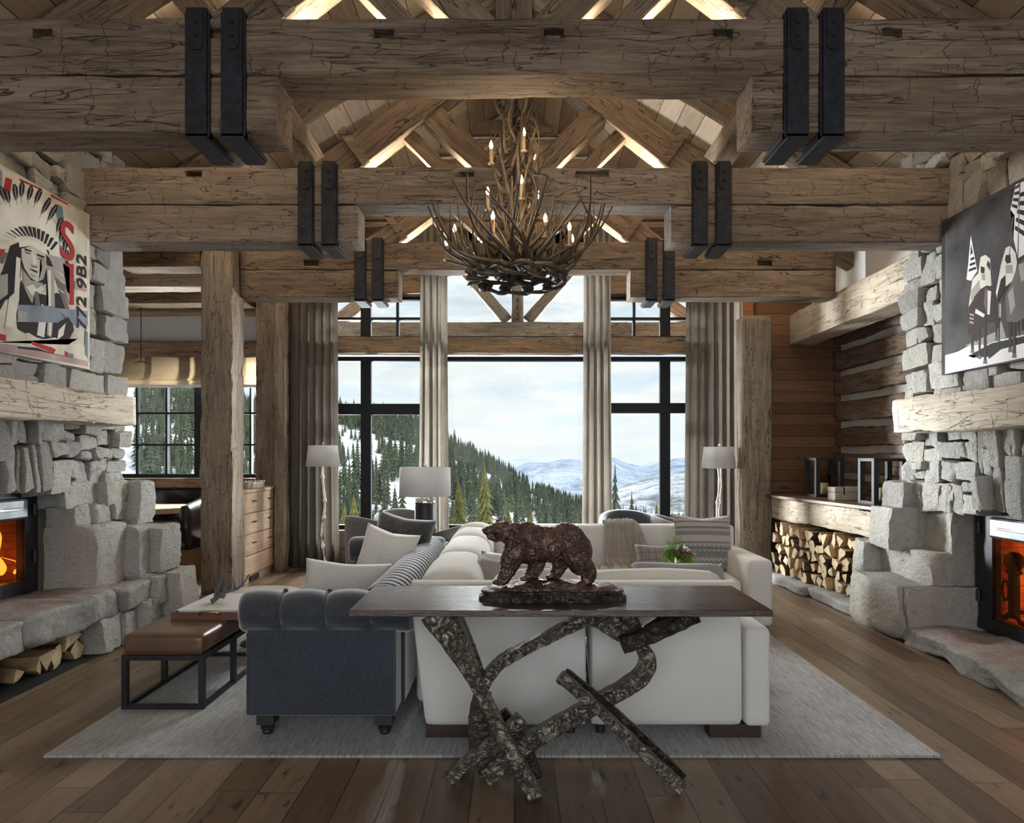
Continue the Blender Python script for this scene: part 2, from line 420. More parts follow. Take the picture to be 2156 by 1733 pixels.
board_mat('roof_boards', [(.10, .07, .045), (.18, .13, .09), (.28, .215, .15), (.40, .32, .235)], 'Y', .20, 3.2, 'X', .75, .004, .3, .2, .2)
board_mat('wall_boards', [(.075, .035, .018), (.13, .062, .032), (.19, .098, .052), (.23, .13, .07)], 'X', .145, 6.0, 'Z', .6, .0035, .35, .2, .3, .62)
board_mat('nook_boards', [(.20, .11, .055), (.32, .19, .10), (.42, .27, .155)], 'Z', .22, 2.0, 'X', .55, .003, .3, .3, .3)
board_mat('wall_boards_side', [(.075, .035, .018), (.13, .062, .032), (.19, .098, .052), (.23, .13, .07)], 'Y', .14, 1.9, 'Z', .6, .0035, .35, .2, .3, .45)
def stone_mat():
    m, nt, b = newmat('stone'); co = nt.coords(False)
    geo = nt.a('ShaderNodeNewGeometry')
    isl = geo.outputs['Random Per Island']
    n1 = nt.noise(co, 3.5, 6, .62); n2 = nt.noise(co, 26, 5, .65); n3 = nt.noise(nt.mapv(co, (1, 1, 1), (.5, .3, .8)), 9, 4, .6, .8)
    t = nt.m('ADD', nt.m('MULTIPLY', isl, .5), nt.m('ADD', nt.m('MULTIPLY', n1, .3), nt.m('MULTIPLY', n2, .2)))
    c = nt.ramp(t, [(.12, (.19, .18, .16)), (.34, (.36, .35, .33)), (.5, (.46, .44, .39)), (.66, (.39, .39, .375)), (.85, (.58, .56, .51))])
    c = nt.mix(nt.ramp(n3, [(.55, (0, 0, 0)), (.72, (.5, .5, .5))]), c, (.30, .235, .16))
    c = nt.mix(nt.ramp(nt.noise(co, 60, 3, .7), [(.3, (.35, .35, .35)), (.5, (0, 0, 0))]), c, (.10, .10, .095))
    h = nt.m('ADD', nt.m('MULTIPLY', n2, .6), nt.m('ADD', nt.m('MULTIPLY', nt.noise(nt.mapv(co, (1, 1, 2.5)), 11, 5, .7), .8), nt.m('MULTIPLY', nt.noise(co, 70, 3, .7), .25)))
    setb(nt, b, c, .9, 0, h, 1.0, .035); M['stone'] = m
    m, nt, b = newmat('hearth_stone'); co = nt.coords(False)
    n1 = nt.noise(co, 2.5, 7, .68); n2 = nt.noise(co, 30, 5, .7)
    c = nt.ramp(nt.m('ADD', nt.m('MULTIPLY', n1, .65), nt.m('MULTIPLY', n2, .35)), [(.35, (.15, .14, .13)), (.5, (.28, .27, .255)), (.65, (.42, .415, .40))])
    setb(nt, b, c, .85, 0, nt.m('ADD', nt.m('MULTIPLY', nt.noise(co, 13, 6, .7), .8), nt.m('MULTIPLY', n2, .5)), .8, .02); M['hearth_stone'] = m
stone_mat()
plain('mortar', (.10, .09, .08), .95)
plain('white_plaster', (.62, .61, .60), .9, var=.04)
plain('chinking', (.56, .53, .50), .9, var=.08, scale=5, bump=.2)
plain('black_steel', (.018, .018, .022), .45, .3, var=.4, scale=14, bump=.15)
plain('strap_steel', (.020, .021, .028), .55, .5, var=.5, scale=20, bump=.3)
plain('frame_black', (.010, .012, .016), .55, 0, Specular_IOR_Level=.2)
plain('grey_steel', (.16, .17, .18), .35, .9, var=.3, scale=6)
plain('polished_nickel', (.75, .74, .72), .15, 1)
plain('antique_silver', (.62, .57, .50), .28, 1, var=.25, scale=30, bump=.5, bscale=60)
plain('charcoal_wood', (.016, .016, .018), .45)
plain('mirror_black', (.02, .02, .02), .1)
def bronze(name, a, bcol, rough, met, scale, strg):
    m, nt, b = newmat(name); co = nt.coords()
    w = nt.noise(co, scale, 5, .6, 1.6); w2 = nt.noise(co, scale * .35, 3)
    r = nt.m('ABSOLUTE', nt.m('SUBTRACT', w, .5))
    h = nt.m('SUBTRACT', 1.0, nt.ramp(r, [(0, (0, 0, 0)), (.06, (1, 1, 1))]))
    c = nt.ramp(nt.m('ADD', nt.m('MULTIPLY', w, .35), nt.m('MULTIPLY', w2, .65)), [(.35, a), (.65, bcol)])
    setb(nt, b, c, rough, met, nt.m('ADD', nt.m('MULTIPLY', h, .25), nt.m('MULTIPLY', w, 1.2)), strg, .018); M[name] = m
bronze('cast_bronze', (.14, .125, .10), (.30, .275, .23), .30, .85, 18, 1.0)
bronze('cast_bronze_dark', (.022, .018, .015), (.09, .08, .07), .33, .8, 26, .6)
bronze('bear_bronze', (.085, .055, .045), (.20, .135, .115), .24, .8, 16, .7)
def fabric(name, col, scale=160, var=.1, rough=.95, stretch=(1, 1, 1), bump=.25, sheen=.3, streak=0):
    m, nt, b = newmat(name); co = nt.coords()
    w = nt.noise(nt.mapv(co, stretch), scale, 2, .6); w2 = nt.noise(co, 3.0, 4)
    t = nt.m('ADD', nt.m('MULTIPLY', w, .6), nt.m('MULTIPLY', w2, .4))
    c = nt.ramp(t, [(.35, tuple(x * (1 - var) for x in col)), (.65, tuple(min(1, x * (1 + var)) for x in col))])
    setb(nt, b, c, rough, 0, w, bump, .003, Sheen_Weight=sheen, Specular_IOR_Level=.2); M[name] = m
fabric('ivory_linen', (.66, .655, .63), 170, .05)
fabric('white_chenille', (.64, .64, .62), 90, .12, bump=.6)
fabric('blue_velvet', (.030, .037, .053), 60, .3, .6, bump=.08, sheen=.8)
fabric('charcoal_fur', (.05, .052, .058), 70, .7, .9, bump=1.0, sheen=.6)
fabric('grey_tweed', (.22, .22, .225), 130, .25, bump=.5)
fabric('armchair_grey', (.16, .155, .15), 120, .15)
fabric('taupe_throw', (.50, .455, .40), 150, .08, bump=.4)
fabric('curtain_linen', (.27, .24, .205), 60, .22, stretch=(3, 3, .35), bump=.3)
fabric('shade_linen', (.42, .33, .22), 70, .2, stretch=(1, 1, 2), bump=.3)
def rug():
    m, nt, b = newmat('rug_wool'); co = nt.coords(False)
    a = nt.noise(nt.mapv(co, (42, 2.6, 1)), 1.6, 4, .7); bb = nt.noise(nt.mapv(co, (60, 10, 1)), 1.5, 2, .7)
    big = nt.noise(co, 1.4, 3)
    t = nt.m('ADD', nt.m('MULTIPLY', a, .5), nt.m('ADD', nt.m('MULTIPLY', bb, .35), nt.m('MULTIPLY', big, .15)))
    c = nt.ramp(t, [(.33, (.11, .108, .105)), (.44, (.25, .25, .247)), (.56, (.38, .38, .378)), (.70, (.50, .50, .49))])
    setb(nt, b, c, .95, 0, bb, .5, .004, Sheen_Weight=.2); M['rug_wool'] = m
rug()
def translucent(name, amt):
    m = M[name]; nt = N(m.node_tree); b = m.node_tree.nodes['Principled BSDF']; out = [n for n in m.node_tree.nodes if n.type == 'OUTPUT_MATERIAL'][0]
    t = nt.a('ShaderNodeBsdfTranslucent'); src = b.inputs['Base Color'].links[0].from_socket; nt.l.new(src, t.inputs[0])
    mx = nt.a('ShaderNodeMixShader', {0: amt, 1: b.outputs[0], 2: t.outputs[0]}); nt.l.new(mx.outputs[0], out.inputs[0])
translucent('curtain_linen', .35); translucent('shade_linen', .22)
plain('brown_leather', (.115, .062, .035), .34, var=.2, scale=5, bump=.08, bscale=90)
plain('black_leather', (.022, .018, .015), .28, var=.2, scale=5, bump=.05, bscale=60)
timber_mat('walnut', (.026, .014, .010), (.055, .032, .024), (.085, .052, .040), crack=.1, cuts=0, rough=.22)
plain('walnut_edge', (.075, .045, .035), .4, var=.3, scale=30)
plain('antler', (.050, .034, .022), .5, var=.45, scale=12, bump=.25)
plain('antler_tip', (.33, .25, .17), .45, var=.3, scale=10)
plain('candle_sleeve', (.26, .20, .13), .7)
plain('wax', (.70, .56, .34), .5, Subsurface_Weight=.2)
plain('cut_wood', (.60, .47, .30), .85, var=.22, scale=14, bump=.4)
plain('split_wood', (.42, .28, .155), .85, var=.4, scale=10, bump=.5)
plain('bark', (.075, .045, .026), .95, var=.5, scale=22, bump=.9)
plain('pale_box', (.52, .47, .38), .6, var=.15)
plain('book_cover', (.62, .60, .58), .4, var=.05)
plain('page_white', (.70, .70, .68), .7, var=.05)
plain('tray_wood', (.13, .06, .03), .4)
plain('foot_wood', (.035, .018, .012), .4)
plain('brass', (.40, .27, .11), .35, 1)
plain('table_stone', (.48, .44, .39), .35, var=.1, scale=4)
plain('lampshade_white', (.72, .71, .70), .85, var=.03); translucent('lampshade_white', .45)
plain('ash_black', (.008, .008, .008), .9)
plain('firebrick', (.42, .20, .09), .9, var=.3, scale=6, bump=.3)
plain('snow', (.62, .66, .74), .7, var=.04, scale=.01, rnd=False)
plain('conifer_green', (.08, .10, .065), .95, var=.35, scale=.5)
plain('conifer_yellow', (.17, .165, .05), .95, var=.3, scale=.5)
plain('leaf_green', (.16, .30, .05), .6, var=.3, scale=20)
plain('petal_white', (.80, .80, .78), .6)
plain('petal_pink', (.42, .16, .18), .6, var=.3, scale=30)
emis('bulb_glow', (1.0, .72, .36), 26)
emis('led_glow', (1.0, .88, .70), 30)
emis('flame_glow', (1.0, .46, .12), 2.4)
emis('ember_glow', (1.0, .16, .02), 3)
def glass():
    for name, tint, refl in (('window_glass', (.97, .985, .98), .04), ('fire_glass', (.92, .62, .36), .06), ('clear_glass', (.9, .92, .9), .10)):
        m = bpy.data.materials.new(name); m.use_nodes = True; nt = N(m.node_tree); m.node_tree.nodes.clear()
        t = nt.a('ShaderNodeBsdfTransparent', {0: (*tint, 1)}); g = nt.a('ShaderNodeBsdfGlossy', {0: (1, 1, 1, 1), 1: .03})
        fr = nt.a('ShaderNodeFresnel', {0: 1.16})
        mx = nt.a('ShaderNodeMixShader', {0: nt.m('MULTIPLY', fr.outputs[0], 1.0), 1: t.outputs[0], 2: g.outputs[0]})
        o = nt.a('ShaderNodeOutputMaterial', {0: mx.outputs[0]}); M[name] = m
glass()
# ------------------------------------------------------------------ the room
YB, YW, YN = -5.0, 9.8, 11.2                     # rear end, great window wall, dining nook window wall
RIDGE, SL = 6.3, .62
b = BM(); box(b, -7.2, 4.6, YB, 11.3, -.12, 0); struct(obj('floor', b, 'floor_boards'))
for s, nm in ((-1, 'ceiling'), (1, 'ceiling')):   # the two slopes of the boarded roof
    b = BM(); xo = 4.7 * s; xi = 0; xn = -3.55 if s < 0 else 4.7
    v = [(xi, YB, RIDGE), (xo, YB, RIDGE - SL * 4.7), (xo, 6.3, RIDGE - SL * 4.7), (xn, 6.3, RIDGE - SL * abs(xn)), (xn, 11.6, RIDGE - SL * abs(xn)), (xi, 11.6, RIDGE)]
    if s > 0: del v[2:4]; v.insert(2, (xo, 11.6, RIDGE - SL * 4.7)); del v[3]
    lo = [b.verts.new(p) for p in v]; hi = [b.verts.new((p[0], p[1], p[2] + .25)) for p in v]
    b.faces.new(lo); b.faces.new(hi[::-1]); bridge(b, lo, hi)
    struct(obj(nm, b, 'roof_boards'))
b = BM(); box(b, -3.62, -3.50, 6.42, 9.7, 3.84, 4.12); struct(obj('wall_nook', b, 'wall_boards_side'))
# side walls
b = BM(); box(b, -4.6, -4.3, YB, 6.4, 0, 4.2); struct(obj('wall_left', b, 'white_plaster'))
b = BM(); box(b, 4.3, 4.6, YB, YW + .3, 0, 4.2); struct(obj('wall_right', b, 'white_plaster'))
# rear wall with tall window openings behind the camera
b = BM()
for x0, x1 in ((-4.6, -3.9), (-1.5, -1.1), (1.1, 1.5), (3.9, 4.6)): box(b, x0, x1, YB - .2, YB, 0, 4.3)
box(b, -4.6, 4.6, YB - .2, YB, 4.3, 6.4); box(b, -4.6, 4.6, YB - .2, YB, 0, .12)
struct(obj('wall_rear', b, 'wall_boards'))
# window wall: solid parts around the big window group, and the gable of chinked logs
Zs, Zh, Zu, Zt = .47, 2.86, 3.10, 4.57
WX0, WX1 = -2.62, 2.58
b = BM()
box(b, -3.45, WX0, YW, YW + .25, 0, 4.75); box(b, WX1, 3.3, YW, YW + .25, 0, 4.75)
box(b, WX0, WX1, YW, YW + .25, 0, Zs - .06)
box(b, WX0, -1.2, YW, YW + .25, 3.69, 4.75); box(b, 1.2, WX1, YW, YW + .25, 3.69, 4.75)
struct(obj('wall_window', b, 'wall_boards'))
b = BM()
prism(b, [(-4.6, 4.6), (4.6, 4.6), (4.6, 3.4), (5.0, 3.3), (0, RIDGE + .02), (-5.0, 3.3), (-4.6, 3.4)][:0] or [(-4.5, 4.75), (-4.5, 3.5), (-3.45, 3.5), (-3.45, 4.72), (3.3, 4.72), (3.3, 3.5), (4.5, 3.5), (4.5, 3.6), (0, 6.38), (-4.5, 3.62)][2:5] + [(2.6, 4.75), (0, 6.38), (-2.6, 4.75)], 'y', YW + .02, YW + .25)
struct(obj('wall_gable', b, 'chinking'))
for k in range(6):
    z = 4.90 + k * .27; hw = max(0, (RIDGE + .05 - z) / SL)
    if hw > .2: timber('gable_log', (-hw, YW - .02, z), (hw, YW - .02, z), .14, .20, 'chinked_log', amp=.015); 
for o in bpy.data.objects:
    if o.name.startswith('gable_log'): o['kind'] = 'structure'
def struct_timber(name, *a, **k):
    o = timber(name, *a, **k); o['kind'] = 'structure'; return o
struct_timber('trim_1', (-2.9, YW - .06, (Zh + Zu) / 2 + .01), (2.9, YW - .06, (Zh + Zu) / 2 + .01), .2, Zu - Zh - .02, 'warm_wood')     # header rail
struct_timber('trim_2', (-3.2, YW - .06, Zt + .12), (3.2, YW - .06, Zt + .12), .2, .22, 'warm_wood')
struct_timber('trim_3', (WX0 - .2, YW - .05, Zs / 2 + .02), (WX1 + .2, YW - .05, Zs / 2 + .02), .14, Zs - .04, 'post_wood')
b = BM(); box(b, WX0, WX1, YW - .02, YW + .05, Zs - .06, Zs); struct(obj('trim_4', b, 'warm_wood'))
def window(n, x0, x1, z0, z1, y, vs=(), hs=(), fw=.06, glassy=True, dep=.1):
    """black framed window; vs/hs = (position, width) of the glazing bars"""
    b = BM()
    box(b, x0, x0 + fw, y, y + dep, z0, z1); box(b, x1 - fw, x1, y, y + dep, z0, z1)
    box(b, x0 + fw, x1 - fw, y, y + dep, z0, z0 + fw); box(b, x0 + fw, x1 - fw, y, y + dep, z1 - fw, z1)
    for p, w in vs: box(b, p - w / 2, p + w / 2, y + .01, y + dep - .01, z0 + fw, z1 - fw)
    for p, w in hs: box(b, x0 + fw, x1 - fw, y + .013, y + dep - .013, p - w / 2, p + w / 2)
    o = struct(obj('window_%d' % n, b, 'frame_black'))
    b = BM(); box(b, x0 + fw, x1 - fw, y + dep / 2, y + dep / 2 + .006, z0 + fw, z1 - fw)
    g = obj('window_glass', b, 'window_glass', o)
    return o
yw = YW + .06
window(1, WX0, -1.20, Zs, Zh, yw, [(-2.06, .14)], [(2.135, .15)])
window(2, -1.10, 1.12, Zs, Zh, yw)
window(3, 1.20, WX1, Zs, Zh, yw, [(2.09, .14)], [(2.15, .14)])
window(4, WX0, -1.20, Zu, 3.69, yw, [(-2.06, .14), (-1.62, .035)], [(3.39, .035)], .045)
window(5, -1.10, 1.12, Zu, Zt, yw, fw=.045)
window(6, 1.20, WX1, Zu, 3.69, yw, [(2.09, .14), (1.66, .035)], [(3.39, .035)], .045)
for n_, (xa_, xb_) in ((9, (WX0 - .1, -1.2)), (10, (1.2, WX1 + .1))): struct_timber('trim_%d' % n_, (xa_, YW - .03, 3.82), (xb_, YW - .03, 3.82), .14, .22, 'warm_wood')
for k, x in enumerate((-1.15, 1.16)): struct_timber('trim_%d' % (5 + k), (x, YW + .1, 0), (x, YW + .1, 4.7), .1, .14, 'warm_wood', up=(0, 1, 0))
# outdoor truss under the roof overhang
t = thing('porch_truss', 'weathered outdoor gable truss with king post and bolts seen through high window', 'truss', (0, 11.25, 0))
timber('tie_beam', (-3.25, 11.25, 3.455), (4.0, 11.25, 3.455), .22, .25, 'outdoor_wood', t)
kp = timber('king_post', (.05, 11.25, 3.57), (.05, 11.25, 5.7), .19, .20, 'outdoor_wood', t, up=(0, 1, 0))
for z in (3.62, 3.70, 3.8, 3.92):
    b = BM(); tube(b, [(.05, 11.14, z), (.05, 11.10, z)], .022, 10); bo = obj('bolt', b, 'black_steel', t)
for s in (-1, 1):
    timber('porch_post', (s * 3.1, 11.25, 0), (s * 3.1, 11.25, 3.33), .2, .2, 'outdoor_wood', t, up=(0, 1, 0))
    timber('strut', (.05 + s * .16, 11.26, 3.62), (.05 + s * 1.15, 11.26, 4.75), .17, .17, 'outdoor_wood', t, up=(0, 1, 0))
    timber('rafter', (s * 3.2, 11.3, 5.75 - .769 * 3.2), (0, 11.3, 5.75), .2, .26, 'post_wood', t, up=(0, 1, 0))
# right hand nook: plank wall and log wall with white chinking
b = BM(); box(b, 3.15, 4.3, 9.25, 9.4, 0, 4.2); struct(obj('wall_planks', b, 'wall_boards'))
b = BM(); box(b, 4.24, 4.3, 6.0, 9.25, 0, 4.2); struct(obj('wall_chinked', b, 'chinking'))
zz = .62
for k, hgt in enumerate((.24, .25, .26, .24, .27, .24, .26, .25, .28, .26)):
    timber('wall_log', (4.22, 6.1, zz + hgt / 2), (4.22, 9.25, zz + hgt / 2 + .01), .14, hgt * .92, 'chinked_log', amp=.022)
    zz += hgt + (.075 if k < 7 else .01)
for o in bpy.data.objects:
    if o.name.startswith('wall_log'): o['kind'] = 'structure'
t = tag(timber('wall_plate', (3.72, 6.3, 3.11), (3.72, 9.22, 3.11), .34, .38, 'pale_wood', amp=.012), 'pale hewn plate timber running from stone chimney above chinked log wall', 'timber')
b = BM(); box(b, 3.9, 4.3, 6.0, 9.25, 3.3, 3.34); struct(obj('ceiling', b, 'white_plaster'))
b = BM(); box(b, 3.86, 3.92, 6.0, 9.25, 3.3, 4.15); struct(obj('wall_plaster', b, 'white_plaster'))
# dining nook on the left
b = BM(); box(b, -7.2, -4.3, 6.25, 6.4, 0, 3.9); box(b, -7.2, -7.05, 6.4, YN + .2, 0, 3.9); struct(obj('wall_nook', b, 'wall_boards_side'))
b = BM(); box(b, -3.5, -3.36, 9.72, YN + .2, 0, 4.6); struct(obj('wall_nook', b, 'white_plaster'))
NX = (-6.35, -4.78, -4.62, -3.72)
b = BM()
box(b, -7.05, NX[0], YN, YN + .2, 0, 3.9); box(b, NX[1], NX[2], YN, YN + .2, 0, 3.9); box(b, NX[3], -3.5, YN, YN + .2, 0, 3.9)
for a_, c_ in ((NX[0], NX[1]), (NX[2], NX[3])): box(b, a_, c_, YN, YN + .2, 0, 1.14); box(b, a_, c_, YN, YN + .2, 3.0, 3.9)
struct(obj('wall_nook', b, 'white_plaster'))
window(7, NX[0], NX[1], 1.14, 3.0, YN + .05, [(-5.5, .03), (-5.97, .03), (-5.0, .12)], [(1.66, .03), (2.16, .03), (2.66, .03)], .06)
window(8, NX[2], NX[3], 1.14, 3.0, YN + .05, [(-4.17, .03)], [(1.66, .03), (2.16, .03), (2.66, .03)], .06)
struct_timber('trim_7', (-7.0, YN - .06, 3.135), (-3.5, YN - .06, 3.135), .14, .25, 'warm_wood')
struct_timber('trim_8', (-7.0, YN - .05, 1.06), (-3.5, YN - .05, 1.06), .12, .15, 'warm_wood')
b = BM(); box(b, -7.2, -3.36, 6.25, YN + .2, 3.85, 4.0); struct(obj('ceiling', b, 'roof_boards'))
for k, (y, z, w, h) in enumerate(((8.35, 3.55, .30, .22), (9.5, 3.62, .34, .26), (10.4, 3.66, .3, .22))):
    o = tag(timber('nook_beam', (-7.0, y, z), (-3.5, y, z), w, h, 'warm_wood' if k else 'pale_wood'), ('pale squared timber over the dining nook opening', 'honey coloured round-edged ceiling timber in middle of dining nook', 'honey coloured ceiling timber closest to the nook window wall')[k], 'timber')
for nm, x0, x1, lab in (('roman_shade', NX[0] - .05, NX[1] + .1, 'tan woven roman shade over the gridded nook window, seen beside stone chimney'), ('roman_shade', NX[2] - .02, NX[3] + .02, 'narrow tan roman shade glimpsed between the two hewn posts')):
    t = thing(nm, lab, 'window shade', ((x0 + x1) / 2, YN - .14, 3.0))
    b = BM(); n = 24
    prof = [(-.13, 3.02), (-.13, 2.85), (-.135, 2.78), (-.15, 2.70), (-.19, 2.655), (-.16, 2.648), (-.15, 2.63), (-.17, 2.60), (-.14, 2.59)]
    A = [ring(b, [(x0 + (x1 - x0) * i / n, YN + y + .0015 * math.sin(i * 2.1), z) for i in range(n + 1)]) for y, z in prof]
    for r0, r1 in zip(A, A[1:]):
        for i in range(n): b.faces.new((r0[i], r0[i + 1], r1[i + 1], r1[i]))
    bmesh.ops.solidify(b, geom=list(b.faces), thickness=.006)
    obj('shade_cloth', b, 'shade_linen', t, True)
    b = BM(); rbox(b, x0, x1, YN - .17, YN - .15, 2.545, 2.59, .005); obj('bottom_rail', b, 'page_white', t)
# ------------------------------------------------------------------ timber trusses
def strap(t, x, d, zb=3.22, top=3.87, w=.108, th=.27):
    """bent steel channel strapped round both beams"""
    b = BM(); y0 = d - .016
    box(b, x - w / 2, x + w / 2, y0 - .012, y0 + .02, zb - .03, top)
    box(b, x - w / 2 - .012, x - w / 2 + .012, y0 + .002, y0 + .03, zb - .03, top - .02); box(b, x + w / 2 - .012, x + w / 2 + .012, y0 + .002, y0 + .03, zb - .03, top - .02)
    box(b, x - w / 2, x + w / 2, y0 - .012, d + th + .05, zb - .045, zb - .018)
    box(b, x - w / 2 - .012, x - w / 2 + .012, y0, d + th + .05, zb - .03, zb - .005); box(b, x + w / 2 - .012, x + w / 2 + .012, y0, d + th + .05, zb - .03, zb - .005)
    o = obj('strap', b, 'strap_steel', t)
    b = BM(); pw = w * .36
    prism(b, [(x - pw, top - .01), (x - pw, top - .20), (x - pw * .5, top - .225), (x + pw * .5, top - .225), (x + pw, top - .20), (x + pw, top - .01)], 'y', y0 - .02, y0 - .012)
    for z in (top - .08, top - .15): tube(b, [(x, y0 - .03, z), (x, y0 - .018, z)], .012, 8)
    obj('bolt_plate', b, 'black_steel', o)
def truss(d, label, x0, x1, mat, slots, lowx=(-3.9, 3.9), notch=1.27, webs=True):
    t = thing('timber_truss', label, 'truss', (0, d + .14, 3.22))
    TH = .27
    # the upper beam, with mortise pockets cut into its face
    up = timber('upper_beam', (x0, d + TH / 2, 3.68), (x1, d + TH / 2, 3.68), TH, .30, mat, t)
    if slots:
        bpy.context.view_layer.update(); b = BM()
        for sx, sz, sw, sh in slots: box(b, sx - sw / 2 - x0, sx + sw / 2 - x0, -TH, -TH / 2 + .07, sz - 3.68 - sh / 2, sz - 3.68 + sh / 2)
        b2 = BM()
        for sx, sz, sw, sh in slots: box(b2, sx - sw / 2 - x0, sx + sw / 2 - x0, TH / 2 - .07, TH, sz - 3.68 - sh / 2, sz - 3.68 + sh / 2)
        b.free(); me = bpy.data.meshes.new('cut'); bmesh.ops.recalc_face_normals(b2, faces=b2.faces); b2.to_mesh(me); b2.free()
        # local y of a beam points away from up x grain: choose the side that faces the windowless end
        co = bpy.data.objects.new('cut', me); C.objects.link(co); co.parent = t; co.matrix_local = up.matrix_local.copy()
        side = up.matrix_local.to_3x3() @ Vector((0, 1, 0))
        if side.y > 0:
            for v in me.vertices: v.co.y = -v.co.y
            me.flip_normals()
        md = up.modifiers.new('pockets', 'BOOLEAN'); md.object = co; md.solver = 'EXACT'
        dg = bpy.context.evaluated_depsgraph_get(); ev = bpy.data.meshes.new_from_object(up.evaluated_get(dg)); up.modifiers.clear()
        up.data = ev; bpy.data.objects.remove(co)
    for s, e in ((-1, lowx[0]), (1, lowx[1])):
        timber('lower_beam', (s * notch, d + TH / 2 + .003, 3.375), (e, d + TH / 2 + .003, 3.375), TH - .004, .30, mat, t)
    for x in (-1.685, -1.495, 1.50, 1.69): strap(t, x, d)
    if webs:
        ap = 5.12; sl = .74; yc = d + TH / 2
        timber('king_post', (0, yc, 3.83), (0, yc, 5.25), .20, .22, 'truss_wood', t, up=(0, 1, 0))
        for s in (-1, 1):
            zc = lambda x: ap - .16 - sl * abs(x)
            timber('principal_rafter', (s * 1.62, yc, zc(1.62) - .03), (s * .06, yc, zc(.06)), .20, .25, 'truss_wood', t)
            timber('strut', (s * .14, yc + .01, 3.78), (s * .80, yc + .01, 4.42), .17, .18, 'truss_wood', t)
            timber('web_brace', (s * .52, yc + .03, 3.79), (s * .93, yc + .03, 4.2), .12, .12, 'truss_wood', t)
            b = BM(); q = 1.30
            m_ = Matrix.Translation((s * q, d - .012, zc(q) + .0)) @ Matrix.Rotation(-s * -.64, 4, 'Y')
            b2 = BM(); box(b2, -.035, .035, -.012, .03, -.17, .17); merge(b, b2, m_); obj('iron_plate', b, 'truss_wood', t)
            # linear light lying on top of the beam
            p0 = Vector((s * 1.38, yc + .02, 3.845)); p1 = Vector((s * .28, yc + .02, 3.845))
            b = BM(); bar(b, [p0, p1], .03, .012, up=(0, 0, 1)); obj('light_strip', b, 'led_glow', t)
            ld = bpy.data.lights.new('truss_uplight', 'AREA'); lo = bpy.data.objects.new('truss_uplight', ld); C.objects.link(lo)
            ld.shape = 'RECTANGLE'; ld.size = 1.1; ld.size_y = .04; ld.energy = LED_W; ld.color = (1, .87, .68)
            mid = (p0 + p1) / 2 + Vector((0, 0, .015)); ax = (p1 - p0).normalized()
            zdir = Vector((0, .0, -1)); zdir = (zdir - ax * zdir.dot(ax)).normalized(); ydir = zdir.cross(ax)
            lo.matrix_world = Matrix(((ax.x, ydir.x, zdir.x, mid.x), (ax.y, ydir.y, zdir.y, mid.y), (ax.z, ydir.z, zdir.z, mid.z), (0, 0, 0, 1)))
            if lo.matrix_world.to_3x3().determinant() < 0: pass
    return t
LED_W = 6.5
px2 = lambda x, d: (x - CX) * d / F
truss(3.8, 'nearest and largest brown hewn beam truss, cut with five square mortise pockets', -3.9, 3.9, 'beam_wood',
      [(px2(x, 3.8), 1.5 + (CY - 71) * 3.8 / F, .105, .05) for x in (90, 452, 808, 1166, 1522, 1878)])
truss(5.77, 'middle greyish hewn beam truss hanging directly behind the antler chandelier', -3.75, 3.75, 'beam_grey',
      [(px2(408, 5.77), 3.775, .13, .045), (px2(1247, 5.77), 3.775, .27, .05), (px2(985, 5.77), 3.77, .1, .04)])
truss(7.8, 'farthest hewn beam truss, just in front of tall curtains and windows', -3.0, 3.52, 'beam_wood',
      [(px2(655, 7.8), 3.60, .16, .06), (px2(1610, 7.8), 3.60, .16, .06)], lowx=(-3.0, 3.52))
# rafters and purlins of the roof itself
def roof_strip(y, s):
    """linear light tucked along the far side of a rafter, washing the boards above it"""
    p0 = Vector((s * 3.4, y + .17, RIDGE - SL * 3.4 - .09)); p1 = Vector((s * .5, y + .17, RIDGE - SL * .5 - .09))
    b = BM(); bar(b, [p0, p1], .03, .012, up=(s * .52, 0, .85)); tag(obj('light_strip', b, 'led_glow'), 'glowing linear light along the far side of %s roof rafter' % {4.75: 'the nearest', 6.95: 'the middle', 8.2: 'the farthest'}[y] + (' on left slope' if s < 0 else ' on right slope'), 'light strip')
    ld = bpy.data.lights.new('roof_wash', 'AREA'); lo = bpy.data.objects.new('roof_wash', ld); C.objects.link(lo)
    ld.shape = 'RECTANGLE'; ld.size = 3.2; ld.size_y = .03; ld.energy = WASH_W; ld.color = (1, .91, .76)
    mid = (p0 + p1) / 2 + Vector((s * .01, 0, .02)); ax = (p1 - p0).normalized(); zd = Vector((-s * SL, 0, -1)).normalized(); yd = zd.cross(ax)
    lo.matrix_world = Matrix(((ax.x, yd.x, zd.x, mid.x), (ax.y, yd.y, zd.y, mid.y), (ax.z, yd.z, zd.z, mid.z), (0, 0, 0, 1)))
WASH_W = 34
for y in (4.75, 6.95, 8.2):
    for s in (-1, 1):
        tag(timber('roof_rafter', (s * (4.25 if s > 0 or y < 6 else 3.5), y, RIDGE - SL * (4.25 if s > 0 or y < 6 else 3.5) - .15), (s * .05, y, RIDGE - .17), .2, .22, 'truss_wood'), 'brown %s roof rafter %s' % (('on left slope', 'on right slope')[s > 0], {4.75: 'above and just behind the nearest beam truss', 6.95: 'between middle and farthest beam trusses', 8.2: 'behind the farthest truss, closest to the window wall'}[y]), 'rafter')
        roof_strip(y, s)
for s in (-1, 1):
    x = s * 2.15
    tag(timber('roof_purlin', (x, YB + .2, RIDGE - SL * 2.15 - .36), (x, YW - .1, RIDGE - SL * 2.15 - .36), .22, .22, 'truss_wood'), 'long dark purlin running lengthwise under the %s roof slope' % ('left', 'right')[s > 0], 'purlin')
tag(timber('ridge_beam', (0, YB + .2, RIDGE - .36), (0, YW - .1, RIDGE - .36), .25, .28, 'truss_wood'), 'dark ridge beam at the peak of the boarded roof', 'beam')
